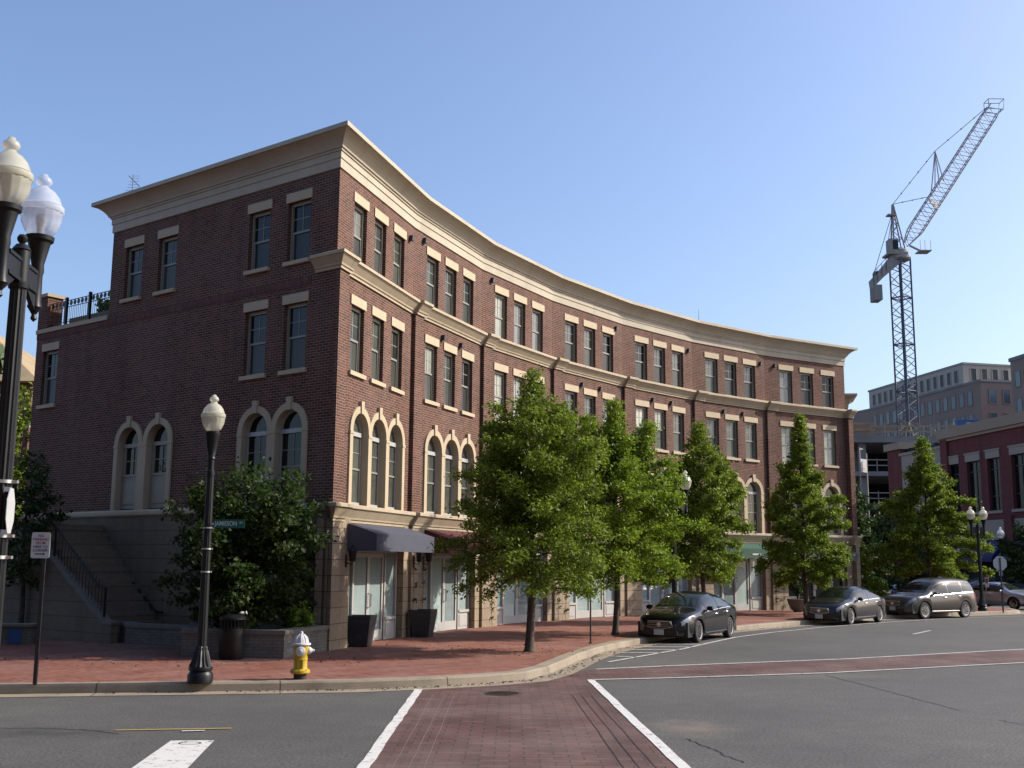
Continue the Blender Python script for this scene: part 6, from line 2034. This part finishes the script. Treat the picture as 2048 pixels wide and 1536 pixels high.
q = MB(); lattice(q, (41.75, 115), 1.5, 0, 34.7, 0.85, R(29), r=.10, rb=.05); q.build('mast', M['crane_blue'], cr)
q = MB(); q.lathe([(1.0, 34.6), (1.15, 34.75), (1.1, 35.2), (0.8, 35.4), (0.85, 35.7), (.4, 36.0)], (41.75, 115, 0), 20); q.build('slewing_ring', M['crane_grey'], cr, smooth=40)
q = MB(); q.box(40.4, 41.3, 114.0, 115.2, 35.35, 36.8); q.box(40.2, 42.3, 113.9, 116, 35.1, 35.3); q.build('cab', M['crane_grey'], cr)
q = MB(); q.box(40.75, 41.31, 113.96, 114.02, 35.6, 36.6); q.build('cab_window', M['pane_dark'], cr)
q = MB()
for y in (114.5, 115.5):
    q.tube([(41.0, y, 35.3), (41.25, y + (115 - y) * .8, 40.9)], .09, 6)
    q.tube([(42.2, y, 35.8), (41.3, y + (115 - y) * .8, 40.9)], .08, 6)
for k in range(7):
    u0, u1 = k / 7, (k + 1) / 7
    for y in (114.5, 115.5):
        f = lambda u, L_: (41.0 + .25 * u if L_ else 42.2 - .9 * u, y + (115 - y) * .8 * u, 35.4 + 5.5 * u)
        q.tube([f(u0, k % 2), f(u1, not k % 2)], .04, 4, cap=False)
q.box(40.6, 41.5, 114.6, 115.4, 39.6, 39.75)
q.build('a_frame', M['crane_grey'], cr)
# jib: box lattice
q = MB()
j0, j1 = Vector((42.5, 115, 36.4)), Vector((53.0, 115, 52.05))
ax = (j1 - j0).normalized(); up_ = Vector((-ax.z, 0, ax.x)); dep_ = Vector((0, 1, 0))
hw = lambda u: (.25 + .45 * min(1, u * 10)) * (1 if u < .97 else .9)
def jp(u, s, e): return j0.lerp(j1, u) + up_ * s * hw(u) + dep_ * e * hw(u) * .9
us = [k / 34 for k in range(35)]
for s in (-1, 1):
    for e in (-1, 1): q.tube([jp(u, s, e) for u in us], .065, 5)
for k in range(34):
    a, b = us[k], us[k + 1]
    sg = 1 if k % 2 else -1
    for e in (-1, 1): q.tube([jp(a, sg, e), jp(b, -sg, e)], .035, 4, cap=False)
    for s in (-1, 1): q.tube([jp(a, s, sg), jp(b, s, -sg)], .035, 4, cap=False)
q.build('jib', M['crane_white'], cr)
q = MB(); a = j0.lerp(j1, .30)
q.mesh([tuple(a + up_ * .1 + dep_ * -.9 + ax * -.7), tuple(a + up_ * -.75 + dep_ * -.9 + ax * -.7), tuple(a + up_ * -.75 + dep_ * .9 + ax * .7), tuple(a + up_ * .6 + dep_ * .9 + ax * .7), tuple(a + up_ * .1 + dep_ * -.95 + ax * -.7), tuple(a + up_ * -.75 + dep_ * -.95 + ax * -.7), tuple(a + up_ * -.75 + dep_ * .85 + ax * .75), tuple(a + up_ * .6 + dep_ * .85 + ax * .75)], [(0, 1, 2, 3), (7, 6, 5, 4), (0, 4, 5, 1), (2, 6, 7, 3)])
q.build('jib_platform', M['crane_grey'], cr)
q = MB()
for pt in ([(52.2, 114.4, 51.85), (52.2, 114.4, 52.9), (53.9, 114.4, 52.9), (53.75, 114.4, 51.7), (52.3, 114.4, 51.8)],):
    q.tube(pt, .05, 5)
    q.tube([(x, 115.6, z) for x, y, z in pt], .05, 5)
    for x, y, z in pt[:4]: q.tube([(x, 114.4, z), (x, 115.6, z)], .04, 5)
q.build('jib_tip_rail', M['crane_grey'], cr)
q = MB()
q.tube([(42.9, 115, 36.3), (44.3, 115, 35.6)], .12, 5); q.box(43.7, 45.0, 114.3, 115.7, 35.55, 35.65)
for x in (43.8, 44.3, 44.9): q.tube([(x, 114.3, 35.6), (x, 114.3, 36.7)], .03, 4)
q.build('service_platform', M['crane_grey'], cr)
q = MB()
for e in (-.6, .6):
    q.tube([(46.23, 115, 47.06), (45.75, 115 + e, 42.2)], .06, 5); q.tube([(46.23, 115, 47.06), (46.75, 115 + e, 43.4)], .06, 5)
q.build('jib_strut', M['crane_white'], cr)
q = MB()
for pth in ([(41.3, 115, 40.95), (46.23, 115, 47.06), (52.25, 115, 52.2)], [(41.3, 115, 40.95), (45.6, 115, 41.9)], [(41.1, 115, 39.7), (38.9, 115, 33.2)], [(41.2, 115, 39.7), (40.6, 115, 36.8)]):
    q.tube(pth, .035, 5)
for a, b, n in (((41.3, 40.95), (46.23, 47.06), 5), ((46.23, 47.06), (52.25, 52.2), 4), ((41.3, 40.95), (45.6, 41.9), 4)):
    for k in range(1, n):
        q.lathe([(0, -.1), (.1, 0), (0, .1)], (a[0] + (b[0] - a[0]) * k / n, 115, a[1] + (b[1] - a[1]) * k / n), 6)
q.build('pendant_line', M['dark_metal'], cr)
q = MB(); q.side([(41.6, 35.2), (41.6, 34.2), (39.7, 32.6), (38.6, 31.5), (38.5, 32.4), (39.4, 33.4), (40.8, 35.1)], 114.3, 115.7); q.build('counter_jib', M['crane_grey'], cr)
q = MB(); q.box(38.63, 39.45, 114.2, 115.8, 30.1, 31.75); q.build('counterweight', M['conc'], cr)
q = MB(); q.box(38.9, 39.7, 114.5, 115.5, 32.9, 33.3)
for x in (38.6, 39.0, 39.5, 40.0): q.tube([(x, 114.25, 31.6 + (x - 38.5) * 1.1), (x, 114.25, 33.0 + (x - 38.5) * 1.1)], .03, 4)
q.tube([(38.6, 114.25, 33.1), (40.0, 114.25, 34.65)], .03, 4)
q.build('winch_and_rail', M['dark_metal'], cr)
